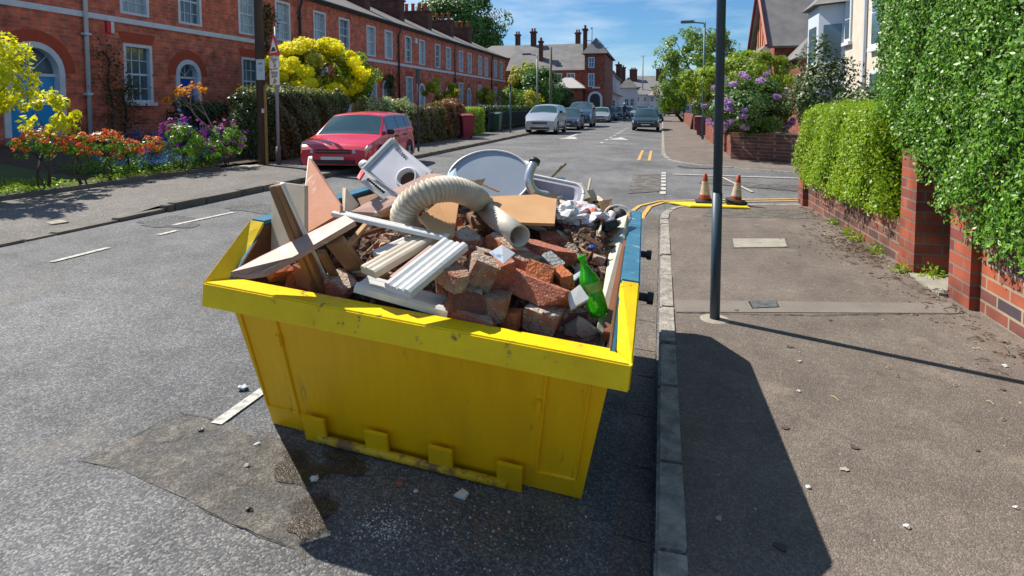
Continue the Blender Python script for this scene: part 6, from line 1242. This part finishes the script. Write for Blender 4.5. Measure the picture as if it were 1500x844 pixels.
t = thing('far_house', 'distant brick house with a chimney at the right end of the far roofs', 'house', (3,134,0)); gable_block(t, 3.4, 9.0, 134, 142, 5.0, 7.2, FB2, SLF, 'x', hip=2); chim(t, 4.4, 137, 6.6, 8.3, .9, 2)
# trees left of the corner building and behind the terrace
tree('round_tree', 'dense round green tree in front of the corner building', (-11.0,53,0), (-11.0,53,2.9), (2.9,2.2,2.3), 16000, .2, leaf_mat('leaf_round', (.03,.12,.015), (.12,.30,.02), .25), 141, clumps=50, cr=.3, r0=.15)
tree('golden_tree', 'loose yellow-green tree behind the dense round one', (-13.5,57,0), (-13.2,57,4.0), (1.9,2,2.1), 5000, .25, LGY, 142, clumps=36, cr=.26)
tree('evergreen_tree', 'small dark green tree right of the dense round one', (-8.9,55,0), (-9.0,55,2.3), (1.0,1.2,1.3), 3500, .18, LDK, 143, clumps=30, cr=.3)
tree('large_tree', 'big broad green tree rising behind the terrace chimneys', (-29,82,0), (-29.5,84,13.6), (8.2,6.5,6.2), 24000, .5, leaf_mat('leaf_plane', (.05,.14,.025), (.13,.26,.04), .3), 144, clumps=60, cr=.26, r0=.4, nl=9)
for k, (x, y, r, m, lab) in enumerate([(3.4,95,(2.6,3,2.4),LT,'green tree at the far right end of the street, left one'),(4.6,75,(2.2,3,2.2),LGY,'yellow-green tree over the long red wall'),(-16,100,(5,4,3.5),LDK,'dark trees behind the corner building roofs')]):
    tree('far_tree', lab, (x,y,0), (x,y,r[2]+1.2), r, 4500, .28, m, 150+k, clumps=34, cr=.28, r0=.2)
bw = wall('garden_wall', 'red brick garden wall in front of the corner building', (-16,56.5),(-8.4,56.5), .25, 0, 1.5, FB2)
# ================================================================ HOUSES ON THE RIGHT
t = thing('bay_house', 'cream rendered house with a pale blue-white bay, behind the dark shrubs', 'house', (7,21,0)); T_ = Matrix.Translation(-t.location)
mb = MB(); mb.box(7,14,15,28.5,0,8.5); mb.build('wall', RC, t, M=T_)
def win_x(par, y, zc, w_, h_, X, glass=GL, T=None): 
    fr = MB(); fr.box(X-.06, X, y-w_/2-.14, y+w_/2+.14, zc-h_/2-.14, zc+h_/2+.14); fr.box(X-.14, X, y-w_/2-.2, y+w_/2+.2, zc-h_/2-.28, zc-h_/2-.145); f = fr.build('window', WP, par, M=T)
    p = MB(); p.box(X-.08, X-.062, y-w_/2, y+w_/2, zc-h_/2, zc-.03); p.box(X-.08, X-.062, y-w_/2, y+w_/2, zc+.03, zc+h_/2); p.build('pane', glass, f, M=T)
win_x(t, 22.3, 4.7, .75, 2.1, 6.995, T=T_); win_x(t, 22.3, 1.7, .8, 1.8, 6.995, T=T_); win_x(t, 25.5, 4.9, .5, 1.5, 6.995, T=T_); win_x(t, 18.5, 4.7, .9, 2.1, 6.995, T=T_)
mb = MB(); mb.tube([V3(6.93,23.4,0), V3(6.93,23.4,8.3)], .06, 8); mb.build('downpipe', WP, t, M=T_)
mb = MB(); b0 = [V3(7.05,25.9,0), V3(6.15,26.5,0), V3(6.15,28.3,0), V3(7.05,28.9,0)]; mb.hexa(b0, [p+V3(0,0,5.6) for p in b0]); bay = mb.build('bay', mat('bay_blue_white', (.55,.62,.70), .6), t, M=T_)
mb = MB(); r0_ = [V3(7.05,25.6,5.62), V3(5.9,26.3,5.62), V3(5.9,28.5,5.62), V3(7.05,29.2,5.62)]; mb.hexa(r0_, [V3(7.05,26.8,6.6), V3(6.8,27,6.6), V3(6.8,27.8,6.6), V3(7.05,28,6.6)]); mb.build('bay_roof', SLF, t, M=T_)
def bayw(a, b, z0, z1_):
    d = (b-a).normalized(); n = V3(d.y,-d.x,0); n = n if n.x < 0 or n.y < 0 else -n; c = (a+b)/2; L__ = (b-a).length*.62
    p = [c-d*L__/2, c+d*L__/2]; mb = MB(); mb.hexa([p[0]+n*.003+V3(0,0,z0), p[1]+n*.003+V3(0,0,z0), p[1]+n*.04+V3(0,0,z0), p[0]+n*.04+V3(0,0,z0)], [p[0]+n*.003+V3(0,0,z1_), p[1]+n*.003+V3(0,0,z1_), p[1]+n*.04+V3(0,0,z1_), p[0]+n*.04+V3(0,0,z1_)]); mb.build('bay_window', GL, bay, M=T_)
    mb = MB()
    for zz in (z0-.1,): q = [p[0]-d*.06, p[1]+d*.06]; mb.hexa([q[0]+n*.041+V3(0,0,zz), q[1]+n*.041+V3(0,0,zz), q[1]+n*.10+V3(0,0,zz), q[0]+n*.10+V3(0,0,zz)], [q[0]+n*.041+V3(0,0,zz+.1), q[1]+n*.041+V3(0,0,zz+.1), q[1]+n*.10+V3(0,0,zz+.1), q[0]+n*.10+V3(0,0,zz+.1)])
    mb.build('window_bar', WP, bay, M=T_)
for a, b in ((b0[0],b0[1]),(b0[1],b0[2])):
    bayw(a, b, 3.3, 4.8); bayw(a, b, .9, 2.4)
mb = MB(); mb.hexa([(6.7,14.7,8.5),(14.3,14.7,8.5),(14.3,28.8,8.5),(6.7,28.8,8.5)], [(10.3,18,11),(10.7,18,11),(10.7,25,11),(10.3,25,11)]); mb.build('roof', SLF, t, M=T_)
t = thing('gabled_house', 'brick house with an orange and cream timbered gable and steep slate roof', 'house', (5.6,33,0)); T_ = Matrix.Translation(-t.location)
mb = MB(); mb.box(5.6,12,33,39,0,4.75); mb.hexa([(5.6,33,4.75),(5.6,39,4.75),(5.6,36,7.8)], [(11.9,33,4.75),(11.9,39,4.75),(11.9,36,7.8)]); mb.build('wall', FB2, t, M=T_)
mb = MB(); mb.panel([(5.2,32.6,4.6),(12.2,32.6,4.6),(12.2,36,8.1),(5.2,36,8.1)], .15); mb.panel([(12.2,39.4,4.6),(5.2,39.4,4.6),(5.2,36,8.1),(12.2,36,8.1)], .15); rf = mb.build('roof', SLF, t, M=T_)
mb = MB(); mb.hexa([(5.5,33.1,4.8),(5.5,38.9,4.8),(5.5,36,7.7)], [(5.595,33.1,4.8),(5.595,38.9,4.8),(5.595,36,7.7)]); gbl = mb.build('gable_face', mat('gable_cream', (.62,.42,.22), .8), t, M=T_)
mb = MB()
for y_, z_ in ((34.4,6.1),(35.2,6.9),(36,7.6),(36.8,6.9),(37.6,6.1)): mb.box(5.44,5.498,y_-.12,y_+.12,4.8,z_)
mb.build('gable_timber', mat('gable_orange', (.45,.13,.06), .7), gbl, M=T_)
mb = MB()
for a, b in (((5.15,32.5,4.62),(5.15,36,8.2)),((5.15,39.5,4.62),(5.15,36,8.2))): mb.tube([V3(*a), V3(*b)], .10, 6)
mb.build('barge_board', mat('barge_red', (.25,.05,.04), .6), rf, M=T_)
mb = MB(); mb.box(4.9,5.59,34,38,0,4.0); mb.build('bay', RC, t, M=T_); mb = MB(); mb.hexa([(4.7,33.8,4.0),(5.6,33.8,4.0),(5.6,38.2,4.0),(4.7,38.2,4.0)], [(5.45,34.6,4.9),(5.59,34.6,4.9),(5.59,37.4,4.9),(5.45,37.4,4.9)]); mb.build('bay_roof', SLF, t, M=T_)
chim(t, 8.5, 36, 7.4, 9.6, 1.2, 3); win_x(t, 36, 2.6, 1.6, 1.6, 4.895, T=T_)
t = thing('porch_wing', 'low brick wing with slate roof between the gabled and the bay house', 'building', (6.2,29.5,0)); gable_block(t, 6.2, 11, 29.4, 32.4, 3.7, 5.0, FB2, SLF, 'x', hip=1)
bw = wall('gate_wall', 'dark high gate panel behind the lilac by the red walls', (2.0,23.7),(2.0,24.5), .1, 0, 1.6, mat('gate_dark', (.05,.035,.03), .7), cat='gate')
